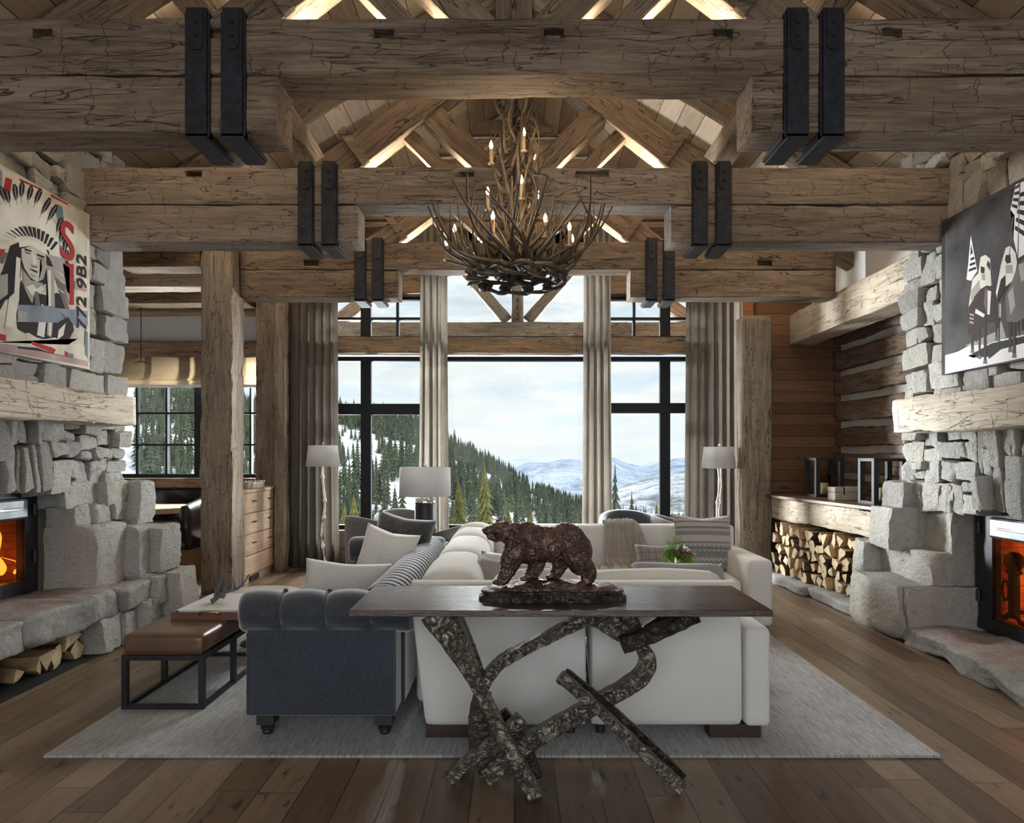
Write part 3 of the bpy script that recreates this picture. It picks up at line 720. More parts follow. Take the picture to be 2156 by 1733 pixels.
# posts
def post(x0, x1, y0, y1, z1, mat, lab, parent_parts=None, z0=0, amp=.014):
    t = timber('timber_post', ((x0 + x1) / 2, (y0 + y1) / 2, z0), ((x0 + x1) / 2, (y0 + y1) / 2, z1), x1 - x0, y1 - y0, mat, up=(0, 1, 0), amp=amp)
    return tag(t, lab, 'post')
post(-3.36, -3.02, 7.62, 7.97, 3.83, 'post_wood', 'thick hewn post between dining nook and drawer cabinet, carrying the farthest truss', amp=.02)
post(-3.40, -3.08, 9.36, 9.66, 3.9, 'post_wood', 'hewn post rising behind the pale drawer cabinet', z0=.0)
t = timber('timber_post', (-2.99, 9.15, 0), (-2.99, 9.15, 3.5), .14, .16, 'post_wood', up=(0, 1, 0), amp=.012); tag(t, 'slender round-edged post beside outer left curtain and drawer cabinet', 'post')
post(2.84, 3.18, 8.80, 9.12, 3.22, 'post_wood', 'grey-brown hewn post between right curtain and plank wall', amp=.012)
tag(timber('nook_header', (-4.25, 7.8, 3.66), (-3.38, 7.8, 3.66), .3, .28, 'warm_wood'), 'brown header timber spanning from stone chimney to thick hewn post', 'timber')
# ------------------------------------------------------------------ stone chimneys
def crisp(o):
    md = o.modifiers.new('edges', 'EDGE_SPLIT'); md.split_angle = math.radians(34); return o
def split(r, y0, y1, z0, z1, wmax, hmax, out):
    w, h = y1 - y0, z1 - z0
    if w <= wmax * r.uniform(.6, 1.15) and h <= hmax * r.uniform(.6, 1.15): out.append((y0, y1, z0, z1)); return
    if (w / wmax > h / hmax * r.uniform(.8, 1.25)):
        c = y0 + w * r.uniform(.35, .65); split(r, y0, c, z0, z1, wmax, hmax, out); split(r, c, y1, z0, z1, wmax, hmax, out)
    else:
        c = z0 + h * r.uniform(.35, .65); split(r, y0, y1, z0, c, wmax, hmax, out); split(r, y0, y1, c, z1, wmax, hmax, out)
def sx(s, a, b): return (a * s, b * s) if s > 0 else (b * s, a * s)
def stones(b, s, y0, y1, z0, z1, face, wmax=.42, hmax=.30, seed=1, jut=.06, back=3.8, amp=.018, n=7):
    r = random.Random(seed); out = []; split(r, y0, y1, z0, z1, wmax, hmax, out)
    for a, c, e, f in out:
        j = face - r.uniform(-.01, jut)
        x0, x1 = sx(s, j, back); g = .007
        rock(b, x0, x1, a + g - r.uniform(0, .014), c - g + r.uniform(0, .014), e + g - r.uniform(0, .014), f - g + r.uniform(0, .014), r=.012, amp=amp * .7, n=n, seed=r.random() * 90, warp=.022)
def chimney(s, z_open0, z_open1, d0, d1, m_z0, m_z1, face_low, label):
    t = thing('stone_fireplace', label, 'fireplace', (s * 3.8, 4.95, 0))
    b = BM()
    x0, x1 = sx(s, 3.66, 4.3); box(b, x0, x1, 2.6, 6.36, 1.45, 5.0)
    x0, x1 = sx(s, 3.66, 4.3); box(b, x0, x1, 2.6, d0, 0, 1.45); box(b, x0, x1, d1, 6.36, 0, 1.45)
    x0, x1 = sx(s, 4.2, 4.3); box(b, x0, x1, d0, d1, 0, 1.45)
    obj('mortar_core', b, 'mortar', t)
    b = BM()
    stones(b, s, 2.7, 6.42, m_z1 - .05, 4.35, 3.52, .46, .34, seed=11 + s, jut=.06)
    crisp(obj('upper_stones', b, 'stone', t, True))
    b = BM()
    stones(b, s, 3.3, 5.3, z_open1 + .02, m_z0 + .1, face_low, .17, .55, seed=23 + s, jut=.11, n=8)
    stones(b, s, 5.3, 6.36, z_open1 - .02, m_z0 + .1, face_low + .02, .30, .26, seed=31 + s, jut=.07, n=8)
    stones(b, s, 2.9, d0 - .02, 0.3, z_open1 + .05, 3.5, .4, .4, seed=5 + s)
    crisp(obj('breast_stones', b, 'stone', t, True))
    mt = timber('mantel', (s * 3.37, 3.2, (m_z0 + m_z1) / 2), (s * 3.37, 6.03, (m_z0 + m_z1) / 2), .34, m_z1 - m_z0, 'mantel_wood', t, amp=.014)
    return t
def blocks(t, name, s, lst, seed=3, amp=.02, n=9):
    r = random.Random(seed); b = BM()
    for face, back, y0, y1, z0, z1 in lst:
        x0, x1 = sx(s, face, back)
        rock(b, x0, x1, y0 - .012, y1 + .012, z0, z1 + .01, r=.012, amp=amp * .8, n=n + 3, seed=r.random() * 90, warp=.02, fine=.009)
    return crisp(obj(name, b, 'stone', t, True))
def firebox(t, s, d0, d1, z0, z1, gz0, gz1, gd1, face):
    """steel insert with a glazed door and a brick lined chamber"""
    xa, xb = sx(s, face, face + .07)
    b = BM()
    box(b, xa, xb, d0, d1, z0, gz0); box(b, xa, xb, gd1, d1, gz0, z1); box(b, xa, xb, d0, d0 + (d1 - gd1), gz0, z1)
    box(b, xa, xb, d0 + (d1 - gd1), gd1, gz1 + .16, z1)
    ins = obj('firebox_frame', b, 'black_steel', t)
    b = BM(); x0, x1 = sx(s, face - .03, face + .05); rbox(b, x0, x1, d0 + (d1 - gd1), gd1, gz1, gz1 + .16, .02); ho = obj('damper_hood', b, 'grey_steel', t)
    b = BM(); xh, xg = sx(s, face - .05, face - .03); rbox(b, xh, xg, gd1 - .75, gd1 - .12, gz1 + .07, gz1 + .09, .004); obj('vent_slot', b, 'polished_nickel', ho)
    b = BM(); x0, x1 = sx(s, face + .01, face + .016); box(b, x0, x1, d0 + (d1 - gd1), gd1, gz0, gz1); obj('glass_door', b, 'fire_glass', t)
    b = BM()
    for z in (gz0 + .12, gz1 + .02): tube(b, [(s * (face - .012), d1 - .05, z), (s * (face - .012), d1 - .05, z + .09)], .014, 8)
    obj('door_hinge', b, 'black_steel', ins)
    b = BM(); xi0, xi1 = sx(s, face + .07, 4.18)
    a0, a1 = sx(s, 4.12, 4.18); box(b, a0, a1, d0, d1, z0, z1)
    box(b, xi0, xi1, d1 - .06, d1, z0, z1); box(b, xi0, xi1, d0, d0 + .06, z0, z1)
    box(b, xi0, xi1, d0, d1, z0, gz0 - .02); box(b, xi0, xi1, d0, d1, z1 - .05, z1)
    m = M.get('firebrick_wall')
    if not m:
        m, nt, bb = newmat('firebrick_wall'); co = nt.coords(False)
        s_ = nt.a('ShaderNodeSeparateXYZ', {0: co}); v = nt.a('ShaderNodeCombineXYZ', {0: nt.m('ADD', s_.outputs[1], s_.outputs[0]), 1: s_.outputs[2]}).outputs[0]
        br = nt.a('ShaderNodeTexBrick', {'Vector': v, 'Scale': 1.0, 'Color1': (.40, .20, .09, 1), 'Color2': (.30, .14, .06, 1), 'Mortar': (.16, .08, .04, 1), 'Mortar Size': .004, 'Brick Width': .115, 'Row Height': .06})
        setb(nt, bb, br.outputs[0], .9, 0, br.outputs[1], .3); M['firebrick_wall'] = m
    obj('brick_lining', b, 'firebrick_wall', t)
    return ins
def flame(name, x, y, z, h, w, seed, t):
    r = random.Random(seed); b = BM(); seg = 10; prev = None; n = 12
    for i in range(n + 1):
        u = i / n; rr = w * .75 * (1 - u) ** .85 * min(1, u * 5 + .4) * (1 + .25 * math.sin(u * 9 + seed)) + .001
        ox = .05 * math.sin(u * 5 + seed) * u; oy = .08 * math.sin(u * 4 + seed * 2.1) * u
        cur = ring(b, [(x + ox + rr * .5 * math.cos(a), y + oy + rr * math.sin(a), z + h * u) for a in (2 * PI * k / seg for k in range(seg))])
        if prev: bridge(b, prev, cur)
        else: first = cur
        prev = cur
    b.faces.new(first[::-1]); b.faces.new(prev)
    o = obj(name, b, 'flame_glow', None, True)
    return tag(o, kind='stuff')
# ---- left fireplace: raised hearth with log niche below
FL = chimney(-1, .45, 1.22, 4.25, 5.50, 1.74, 1.99, 3.46, 'left grey stone fireplace with raised hearth, log niche below and bright flames behind glass')
blocks(FL, 'step_stones', -1, [
    (3.24, 3.8, 5.57, 5.96, .46, .93), (3.10, 3.8, 5.94, 6.12, .47, .90), (3.00, 3.7, 6.08, 6.40, .48, .87),
    (3.42, 3.8, 5.56, 5.78, .93, 1.10), (3.39, 3.8, 5.77, 6.02, .93, 1.09), (3.36, 3.8, 6.01, 6.25, .93, 1.10),
    (3.46, 3.8, 5.50, 5.92, 1.09, 1.30), (3.36, 3.8, 5.93, 6.20, 1.09, 1.28), (3.24, 3.8, 6.20, 6.42, .88, 1.26),
    (3.04, 3.6, 5.97, 6.20, .27, .49), (3.07, 3.8, 5.35, 5.62, 0, .27), (3.05, 3.7, 5.60, 5.84, 0, .28), (3.0, 3.7, 5.82, 6.12, 0, .30),
    (2.98, 3.6, 5.94, 6.16, .26, .47), (2.86, 3.5, 6.12, 6.42, 0, .50), (3.12, 3.8, 3.85, 4.32, 0, .27), (3.1, 3.8, 3.3, 3.86, 0, .27)], 4)
r_ = random.Random(9); b = BM()
for face, y0, y1, z0, z1 in ((3.09, 3.2, 4.52, .25, .455), (3.05, 4.5, 5.28, .25, .46), (3.08, 5.26, 5.6, .26, .455), (3.02, 5.58, 5.98, .27, .46)):
    x0, x1 = sx(-1, face, 3.82); rock(b, x0, x1, y0, y1, z0, z1, r=.03, amp=.02, n=13, seed=r_.random() * 90, fine=.008)
obj('hearth_slab', b, 'hearth_stone', FL, True)
b = BM(); box(b, -4.2, -3.72, 4.2, 5.4, 0, .3); box(b, -3.8, -3.1, 4.3, 5.36, .0, .008); obj('niche_lining', b, 'ash_black', FL)
firebox(FL, -1, 4.1, 5.50, .46, 1.24, .56, 1.02, 5.36, 3.68)
# ---- right fireplace: low hearth
FR = chimney(1, .14, 1.06, 4.3, 5.62, 1.68, 1.96, 3.44, 'right grey stone fireplace with low floor hearth and orange glowing brick chamber')
blocks(FR, 'step_stones', 1, [
    (3.03, 3.8, 5.66, 6.42, 0, .46), (3.09, 3.8, 5.61, 5.72, .0, .455),
    (3.29, 3.8, 5.66, 6.38, .45, .69), (3.47, 3.8, 5.66, 6.05, .68, 1.07), (3.40, 3.8, 6.02, 6.18, .68, 1.05), (3.18, 3.8, 6.02, 6.38, .68, 1.04),
    (3.13, 3.5, 6.42, 6.56, .44, .72), (3.30, 3.8, 6.08, 6.40, 1.03, 1.27), (3.42, 3.8, 5.64, 6.1, 1.04, 1.27)], 8)
r_ = random.Random(19); b = BM()
for face, y0, y1, z0, z1 in ((3.06, 4.55, 5.64, .0, .14), (3.0, 3.0, 4.6, .0, .15)):
    x0, x1 = sx(1, face, 3.82); rock(b, x0, x1, y0, y1, z0, z1, r=.03, amp=.03, n=16, seed=r_.random() * 90, fine=.016)
obj('hearth_slab', b, 'hearth_stone', FR, True)
firebox(FR, 1, 4.15, 5.62, .15, 1.06, .24, .87, 5.43, 3.64)
# fire and light in the chambers
for i, (y, h, w) in enumerate(((5.33, .30, .05), (5.24, .34, .06), (5.12, .26, .06), (5.39, .14, .03), (4.9, .3, .07))):
    f = flame('flame', -3.84 + .02 * i, y, .60, h, w, i * 1.7 + 1, None)
    tag(f, 'orange flames licking up behind the glass of the left fireplace', 'fire', 'flames in the left fireplace')
for s, y, e in ((-1, 5.0, 1.5), (1, 5.0, 32)):
    ld = bpy.data.lights.new('fire_light', 'SPOT'); lo = bpy.data.objects.new('fire_light', ld); C.objects.link(lo)
    ld.energy = e; ld.color = (1, .58, .26); ld.shadow_soft_size = .06; ld.spot_size = math.radians(165); ld.spot_blend = .6
    lo.location = (s * 3.74, y, .98 if s < 0 else .78); lo.rotation_euler = Vector((s, 0, -.25)).to_track_quat('-Z', 'Y').to_euler()
# burning logs and andirons
def logpiece(name, mat_body, p0, p1, r0, seed):
    r = random.Random(seed); b = BM(); p0, p1 = Vector(p0), Vector(p1)
    prof = [(math.cos(a) * r0 * r.uniform(.85, 1.1), math.sin(a) * r0 * r.uniform(.85, 1.1)) for a in (2 * PI * k / 10 for k in range(10))]
    t = (p1 - p0).normalized(); u = t.orthogonal().normalized(); v = t.cross(u)
    A = [ring(b, [p0.lerp(p1, f) + u * x * (1 + .08 * r.uniform(-1, 1)) + v * y for x, y in prof]) for f in (0, .3, .6, 1)]
    for q, w in zip(A, A[1:]): bridge(b, q, w)
    for q in (A[0][::-1], A[-1]): f = b.faces.new(q); f.material_index = 1
    return obj(name, b, [mat_body, 'cut_wood'], None)
for i, (a, c, r0) in enumerate((((-3.88, 4.6, .60), (-3.9, 5.25, .62), .06), ((-4.02, 4.65, .61), (-3.98, 5.3, .60), .055), ((-3.95, 4.55, .70), (-3.94, 5.2, .74), .05))):
    tag(logpiece('burning_log', 'bark', a, c, r0, i), 'dark log burning in the left firebox', 'log', 'burning logs in the left fireplace')
tag(logpiece('charred_log', 'bark', (3.92, 4.5, .36), (3.95, 5.15, .36), .06, 9), 'charred log lying behind the right fireplace glass', 'log')
t = thing('andiron', 'ball-topped iron andiron with ring silhouetted in the right fireplace', 'andiron', (3.76, 5.36, .22))
b = BM(); lathe(b, [(0.001, .62), (.035, .625), (.058, .66), (.066, .70), (.058, .74), (.03, .765), (.001, .77)], (3.76, 5.36, 0), 20); obj('ball_finial', b, 'ash_black', t, True)
b = BM(); box(b, 3.735, 3.785, 5.33, 5.39, .27, .61); box(b, 3.725, 3.795, 5.315, 5.405, .605, .63); box(b, 3.76, 4.05, 5.35, 5.37, .30, .33); obj('shaft', b, 'ash_black', t)
b = BM(); tube(b, [(3.74, 5.425 + .035 * math.cos(a), .47 + .075 * math.sin(a)) for a in (2 * PI * k / 24 for k in range(25))], .009, 6); obj('ring', b, 'ash_black', t, True)
for q in (-1, 1):
    b = BM(); tube(b, [(3.75, 5.36 + q * .02, .30), (3.75, 5.36 + q * .05, .29), (3.75, 5.36 + q * .08, .25), (3.75, 5.36 + q * .11, .245), (3.75, 5.36 + q * .12, .27)], .016, 8); obj('scroll_foot', b, 'ash_black', t, True)
# ------------------------------------------------------------------ paintings
def art_mats():
    plain('paint_char', (.045, .042, .042), .6, var=.95, scale=2.2, Specular_IOR_Level=.15)
    for n, c in dict(cream=(.60, .56, .47), plume=(.68, .66, .60), red=(.36, .035, .035), teal=(.13, .20, .25), ink=(.022, .02, .02), grey=(.34, .33, .31), mid=(.14, .13, .125), wash=(.40, .28, .28), haze=(.22, .25, .31), skin=(.52, .49, .44), white=(.74, .72, .74), smoke=(.13, .125, .12), brown=(.045, .028, .022)).items():
        plain('paint_' + n, c, .6, Specular_IOR_Level=.15, var=.28 if n in ('cream', 'char', 'wash', 'smoke', 'haze') else .12, scale=9 if n in ('char', 'smoke') else 5)
art_mats()
def paint(parent, s, polys, ox, oy, k, X=3.43):
    """flat shapes on the canvas; (colour, points) given on the picture"""
    names = []; b = BM(); X *= s
    for i, (col, pts) in enumerate(polys):
        if col not in names: names.append(col)
        vs = []
        for px, py in pts:
            x, y = ox + px / k, oy + py / k; d = X * F / (x - CX)
            vs.append(b.verts.new((X - s * (.0012 + i * .00005), d, H - (y - CY) * d / F)))
        f = b.faces.new(vs); f.material_index = names.index(col)
    bmesh.ops.triangulate(b, faces=list(b.faces))
    me = bpy.data.meshes.new('painted_image'); b.to_mesh(me); b.free()
    for n in names: me.materials.append(M['paint_' + n])
    o = link('painted_image', me, parent); o.location = -wl(parent)
    return o
# left: portrait on a glossy panel
t = thing('portrait_painting', 'large colourful portrait painting of a man in feathered headdress, on left stone chimney', 'painting', (-3.45, 5.1, 2.2))
b = BM(); box(b, -3.47, -3.43, 4.45, 5.755, 2.19, 3.44); obj('panel', b, 'paint_cream', t)
polys = [('cream', [(-100, 0), (0, 45), (715, 440), (725, 1700), (0, 1575), (-100, 1560)]), ('haze', [(-90, 20), (20, 80), (10, 260), (-90, 200)]),
 ('red', [(45, 130), (100, 150), (78, 300), (22, 250)]), ('teal', [(480, 355), (515, 375), (560, 700), (520, 700), (460, 420)]), ('red', [(160, 140), (330, 220), (330, 235), (160, 160)]), ('red', [(420, 270), (560, 350), (560, 362), (420, 290)]),
 ('plume', [(-80, 380), (120, 330), (200, 265), (340, 350), (400, 440), (470, 540), (520, 700), (500, 800), (380, 760), (350, 620), (240, 520), (120, 550), (90, 650), (-80, 640)])]
tips = [(-30, 290, -20, 60), (20, 265, -18, 65), (62, 290, -12, 60), (125, 255, -6, 70), (178, 235, 4, 70), (245, 265, 14, 66), (312, 290, 22, 72), (378, 370, 30, 78), (432, 425, 30, 78), (488, 530, 18, 66), (508, 610, 12, 60), (538, 695, 10, 56), (540, 770, 30, 40)]
for x, y, a, L in tips:
    for da, c, q in ((0, 'ink', 1.0), (0, 'grey', .35)):
        ca, sa = math.cos(math.radians(a)), math.sin(math.radians(a))
        shp = [(-24, -.3), (-14, -.95), (6, -1.0), (24, -.5), (22, .2), (8, .9), (2, .4), (-6, 1.0), (-20, .3)] if c == 'ink' else [(-2, -.8), (4, -.8), (6, 1.3), (-2, 1.6)]
        polys.append((c, [(x + ca * px - sa * py * L, y + sa * px + ca * py * L) for px, py in shp]))
for i in range(13):
    u = i / 12; bx, by = 110 + 310 * u, 640 - 50 * math.sin(PI * u * .8) + 120 * u * u; a = math.radians(-70 + 105 * u)
    dx, dy = math.sin(a), -math.cos(a); L = 95 - 20 * abs(u - .3)
    polys.append(('ink', [(bx - 9, by), (bx + 9, by + 4), (bx + dx * L + 15, by + dy * L + 6), (bx + dx * L - 13, by + dy * L)]))
    polys.append(('plume', [(bx + dx * L + 12, by + dy * L + 6), (bx + dx * L - 10, by + dy * L), (bx + dx * L * 1.15, by + dy * L * 1.15)]))
polys += [('ink', [(80, 700), (150, 670), (175, 800), (165, 960), (110, 1130), (40, 1150), (-40, 1300), (-80, 1100), (20, 900)]),
 ('mid', [(-80, 700), (60, 760), (20, 850), (-80, 820)]), ('red', [(-80, 720), (45, 730), (-10, 790), (-80, 800)]), ('grey', [(-60, 960), (60, 930), (60, 1100), (-20, 1160)]),
 ('ink', [(150, 690), (250, 660), (400, 740), (430, 880), (400, 1000), (330, 1040), (250, 1000), (180, 900)]),
 ('skin', [(172, 725), (250, 702), (375, 765), (382, 870), (355, 975), (300, 1000), (245, 960), (198, 885), (175, 810)]),
 ('plume', [(155, 665), (235, 640), (370, 710), (405, 800), (380, 770), (250, 700), (155, 712)]), ('grey', [(330, 790), (380, 820), (355, 970), (318, 985), (345, 880)]),
 ('ink', [(195, 718), (255, 738), (262, 752), (200, 738)]), ('mid', [(200, 745), (250, 760), (244, 772), (206, 762)]), ('ink', [(298, 762), (368, 790), (360, 805), (302, 782)]), ('mid', [(305, 795), (352, 812), (345, 824), (310, 812)]),
 ('plume', [(262, 760), (285, 790), (300, 850), (272, 850)]), ('mid', [(246, 840), (262, 862), (308, 872), (300, 884), (258, 876)]), ('ink', [(228, 884), (270, 896), (312, 915), (300, 926), (262, 908)]), ('grey', [(240, 925), (290, 945), (280, 965), (248, 950)]),
 ('grey', [(178, 890), (250, 985), (350, 1010), (365, 1080), (300, 1070), (265, 1150), (205, 1090)]), ('ink', [(170, 980), (215, 1090), (262, 1180), (300, 1090), (380, 1110), (470, 1090), (530, 1120), (610, 1400), (560, 1490), (480, 1500), (250, 1450), (140, 1390), (130, 1200)]),
 ('plume', [(215, 1040), (270, 1020), (300, 1060), (340, 1025), (362, 1060), (330, 1100), (300, 1080), (262, 1110)]), ('mid', [(280, 1080), (310, 1080), (330, 1200), (290, 1210)]),
 ('plume', [(130, 790), (165, 805), (152, 1150), (108, 1370), (35, 1370), (70, 1130), (112, 1090)]), ('grey', [(380, 860), (440, 880), (450, 1200), (420, 1460), (385, 1440), (395, 1150)]), ('plume', [(395, 900), (415, 905), (420, 1440), (400, 1440)]),
 ('grey', [(390, 770), (560, 815), (605, 960), (520, 935), (440, 880)]), ('ink', [(530, 820), (560, 830), (605, 965), (575, 950)]), ('grey', [(430, 880), (560, 990), (552, 1010), (450, 960)]), ('mid', [(450, 960), (545, 1030), (540, 1090), (480, 1050)]), ('mid', [(480, 1060), (530, 1100), (580, 1250), (540, 1240)]),
 ('plume', [(340, 1180), (390, 1220), (360, 1460), (300, 1440), (320, 1300)]), ('plume', [(500, 1260), (560, 1230), (520, 1440), (470, 1480)]),
 ('haze', [(140, 1188), (440, 1200), (450, 1215), (722, 1240), (722, 1365), (600, 1362), (590, 1340), (140, 1330)]), ('grey', [(150, 1240), (215, 1250), (212, 1330), (146, 1330)]), ('ink', [(480, 1330), (560, 1290), (590, 1340), (540, 1340), (480, 1400)]),
 ('cream', [(-80, 1400), (60, 1370), (130, 1450), (230, 1420), (330, 1480), (450, 1460), (560, 1520), (600, 1440), (640, 1470), (720, 1560), (720, 1640), (-80, 1500)]),
 ('wash', [(-80, 1505), (100, 1520), (400, 1590), (720, 1655), (725, 1700), (0, 1575), (-80, 1560)]), ('red', [(-80, 1410), (42, 1440), (42, 1492), (-80, 1470)]), ('red', [(250, 1490), (420, 1540), (458, 1560), (440, 1595), (400, 1580), (260, 1520)]), ('ink', [(140, 1535), (300, 1545), (420, 1590), (300, 1570), (140, 1550)]), ('red', [(528, 1570), (562, 1585), (562, 1622), (528, 1608)]), ('teal', [(566, 1590), (606, 1600), (600, 1628), (566, 1622)]),
 ('red', [(515, 845), (606, 852), (608, 1190), (572, 1190), (570, 885)]), ('wash', [(612, 990), (715, 1020), (715, 1085), (612, 1060)]), ('wash', [(520, 1050), (570, 1100), (570, 1180)]), ('teal', [(700, 1400), (722, 1420), (722, 1640), (696, 1600)])]
paint(t, -1, polys, 0, 340, 3.94)
def letter(txt, parent, X, d, z, size, mat, vert=True, sx_=1.0):
    fc = bpy.data.curves.new('lettering', 'FONT'); fc.body = txt; fc.size = size; fc.extrude = .0006; fc.offset = size * .012; fc.align_x = 'LEFT'
    fc.materials.append(M[mat]); o = link('lettering', fc, parent)
    # on a wall whose picture side faces +X; reading upwards when vert
    m = Matrix(((0, 0, 1, X), (0, -1, 0, d), (1, 0, 0, z), (0, 0, 0, 1))) if vert else Matrix(((0, 0, 1, X), (1, 0, 0, d), (0, 1, 0, z), (0, 0, 0, 1)))
    if parent is not None: m = Matrix.Translation(-wl(parent)) @ m
    o.matrix_local = m @ Matrix.Diagonal((1, sx_, 1, 1)); bpy.context.view_layer.update()
    me = bpy.data.meshes.new_from_object(o.evaluated_get(bpy.context.evaluated_depsgraph_get())); mo = link('lettering', me, parent); mo.matrix_local = m @ Matrix.Diagonal((1, sx_, 1, 1))
    bpy.data.objects.remove(o); mo.name = 'lettering'; return mo
letter('772 9B2', t, -3.4215, 5.695, 2.49, .18, 'paint_ink', True, .95)
letter('S', t, -3.4215, 5.36, 3.00, .42, 'paint_red', False, .98)
# right: black and white riders on canvas
t = thing('riders_painting', 'large black and white canvas of mounted riders with flags, on right stone chimney', 'painting', (3.45, 5.1, 2.15))
b = BM(); box(b, 3.43, 3.47, 4.25, 5.72, 2.14, 3.37); obj('canvas', b, 'paint_char', t)
def stripes(q, n, c0, c1):
    a, b_, c, d_ = [Vector(p) for p in q]; o = []
    for i in range(n):
        u, v = i / n, (i + 1) / n
        o.append((c0 if i % 2 else c1, [tuple(a.lerp(d_, u)), tuple(b_.lerp(c, u)), tuple(b_.lerp(c, v)), tuple(a.lerp(d_, v))]))
    return o
polys = [('char', [(135, 435), (880, 45), (880, 1530), (135, 1685)]),  ('white', [(135, 1530), (240, 1500), (330, 1450), (480, 1420), (880, 1340), (880, 1530), (135, 1685)]), ('grey', [(300, 1450), (560, 1330), (600, 1240), (640, 1380), (480, 1440)]),
 ('ink', [(325, 1535), (520, 1430), (788, 1370), (880, 1360), (880, 1420), (780, 1430), (600, 1480), (500, 1560), (490, 1540), (370, 1550), (400, 1525)]),
 ('white', [(348, 535), (402, 830), (348, 912), (312, 900), (325, 790)])]
polys += stripes([(350, 700), (372, 690), (398, 835), (326, 860)], 7, 'ink', 'white') + [('ink', [(350, 600), (366, 680), (345, 700)])]
polys += [('plume', [(430, 715), (470, 695), (510, 730), (512, 830), (520, 950), (450, 980), (400, 1010), (330, 1130), (362, 900), (410, 850)]), ('ink', [(430, 790), (465, 800), (462, 850), (432, 845)]), ('grey', [(440, 850), (470, 860), (468, 910), (438, 900)]), ('ink', [(490, 740), (510, 770), (508, 830), (480, 780)]), ('grey', [(345, 1000), (420, 900), (430, 990), (350, 1100)]),
 ('brown', [(380, 1040), (430, 980), (480, 950), (530, 960), (548, 900), (545, 960), (560, 1100), (585, 1200), (560, 1260), (500, 1260), (440, 1300), (400, 1420), (325, 1350), (330, 1190)]), ('white', [(490, 990), (518, 998), (505, 1192), (486, 1190)]), ('mid', [(470, 970), (490, 990), (480, 1180), (455, 1100)]), ('white', [(390, 1142), (466, 1190), (455, 1216), (384, 1178)])]
polys += stripes([(340, 1180), (375, 1190), (372, 1270), (338, 1260)], 5, 'ink', 'grey')
for x0, x1, y0, y1 in ((350, 375, 1300, 1510), (412, 432, 1290, 1560), (455, 482, 1220, 1600), (552, 570, 1230, 1410), (575, 590, 1200, 1420), (662, 690, 1230, 1505), (695, 725, 1230, 1550), (735, 750, 1200, 1370), (770, 790, 1200, 1360)):
    polys += [('brown', [(x0, y0), (x1, y0), (x1 - 3, y1), (x0 + 3, y1)]), ('mid', [(x0 + 1, y1 - 35), (x1 - 1, y1 - 35), (x1 + 3, y1), (x0 - 3, y1)])]
polys += [('plume', [(640, 640), (680, 618), (722, 680), (735, 760), (710, 900), (640, 960), (575, 1080), (558, 1010), (600, 780)]), ('ink', [(640, 700), (680, 690), (684, 760), (650, 770), (634, 740)]), ('ink', [(600, 900), (640, 860), (640, 960), (570, 1100), (570, 1030)]), ('grey', [(640, 780), (700, 780), (700, 850), (640, 850)]),
 ('mid', [(690, 920), (740, 780), (790, 735), (880, 740), (880, 1180), (730, 1255), (650, 1250), (636, 1040)]), ('grey', [(745, 780), (790, 760), (800, 900), (770, 920)]), ('grey', [(660, 1020), (700, 960), (720, 1120), (680, 1200)]), ('grey', [(585, 1100), (606, 1100), (604, 1215), (583, 1215)]),
 ('white', [(725, 112), (880, 50), (880, 640), (742, 725), (705, 560), (715, 370), (680, 318)])]
polys += stripes([(722, 130), (760, 100), (745, 350), (686, 320)], 8, 'white', 'brown') + stripes([(760, 150), (880, 90), (860, 640), (712, 520)], 11, 'ink', 'white') + [('mid', [(755, 100), (765, 95), (745, 730), (738, 725)]), ('grey', [(690, 560), (700, 380), (706, 380), (672, 700), (664, 700)])]
paint(t, 1, polys, 1956, 360, 3.94)
# ------------------------------------------------------------------ the mountains outside
def interp(tab, x):
    if x <= tab[0][0]: return tab[0][1]
    for (a, ya), (b_, yb) in zip(tab, tab[1:]):
        if x <= b_: return ya + (yb - ya) * (x - a) / (b_ - a)
    return tab[-1][1]
def slope(name, ridge, near, d0, d1, mat, x0, x1, nx, ny, rough, kind='structure', curve=1.0, back=1.3):
    """hillside from foot distance d0 up to ridge distance d1 (tables: bearing -> height angle of ridge and foot)"""
    b = BM(); rows = []
    for j in range(ny + 2):
        u = min(j / ny, 1); row = []
        for i in range(nx + 1):
            px = x0 + (x1 - x0) * i / nx
            d = d0 + (d1 - d0) * u if j <= ny else d1 * back
            zr = H - (interp(ridge, px) - CY) * d1 / F; zn = H - (interp(near, px) - CY) * d0 / F
            z = zn + (zr - zn) * (u ** curve)
            if j > ny: z -= (d1 * .15)
            X = (px - CX) * d / F
            z += noise.fractal(Vector((X / d1 * 9, d / d1 * 9, 3.3)), 1, 2, 6) * rough * (.25 + .75 * math.sin(PI * min(u, 1)) if j <= ny else 1)
            row.append(b.verts.new((X, d, z)))
        rows.append(row)
    for r0, r1 in zip(rows, rows[1:]):
        for i in range(nx): b.faces.new((r0[i], r0[i + 1], r1[i + 1], r1[i]))
    o = obj(name, b, mat, None, True); o['kind'] = kind
    return o, rows
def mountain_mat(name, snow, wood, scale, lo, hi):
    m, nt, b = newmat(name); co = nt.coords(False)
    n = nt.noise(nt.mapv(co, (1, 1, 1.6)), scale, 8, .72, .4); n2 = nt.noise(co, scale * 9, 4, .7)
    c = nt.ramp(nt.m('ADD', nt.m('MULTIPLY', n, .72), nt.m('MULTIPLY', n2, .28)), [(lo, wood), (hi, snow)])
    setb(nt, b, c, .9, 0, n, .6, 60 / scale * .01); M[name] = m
mountain_mat('hazed_mountain', (.50, .58, .72), (.18, .25, .36), .0022, .42, .60)  # distance haze is mixed into the snow and forest colours
mountain_mat('hazed_far_mountain', (.52, .62, .75), (.38, .48, .62), .0012, .4, .6)  # more haze put into the colour, both tones paler
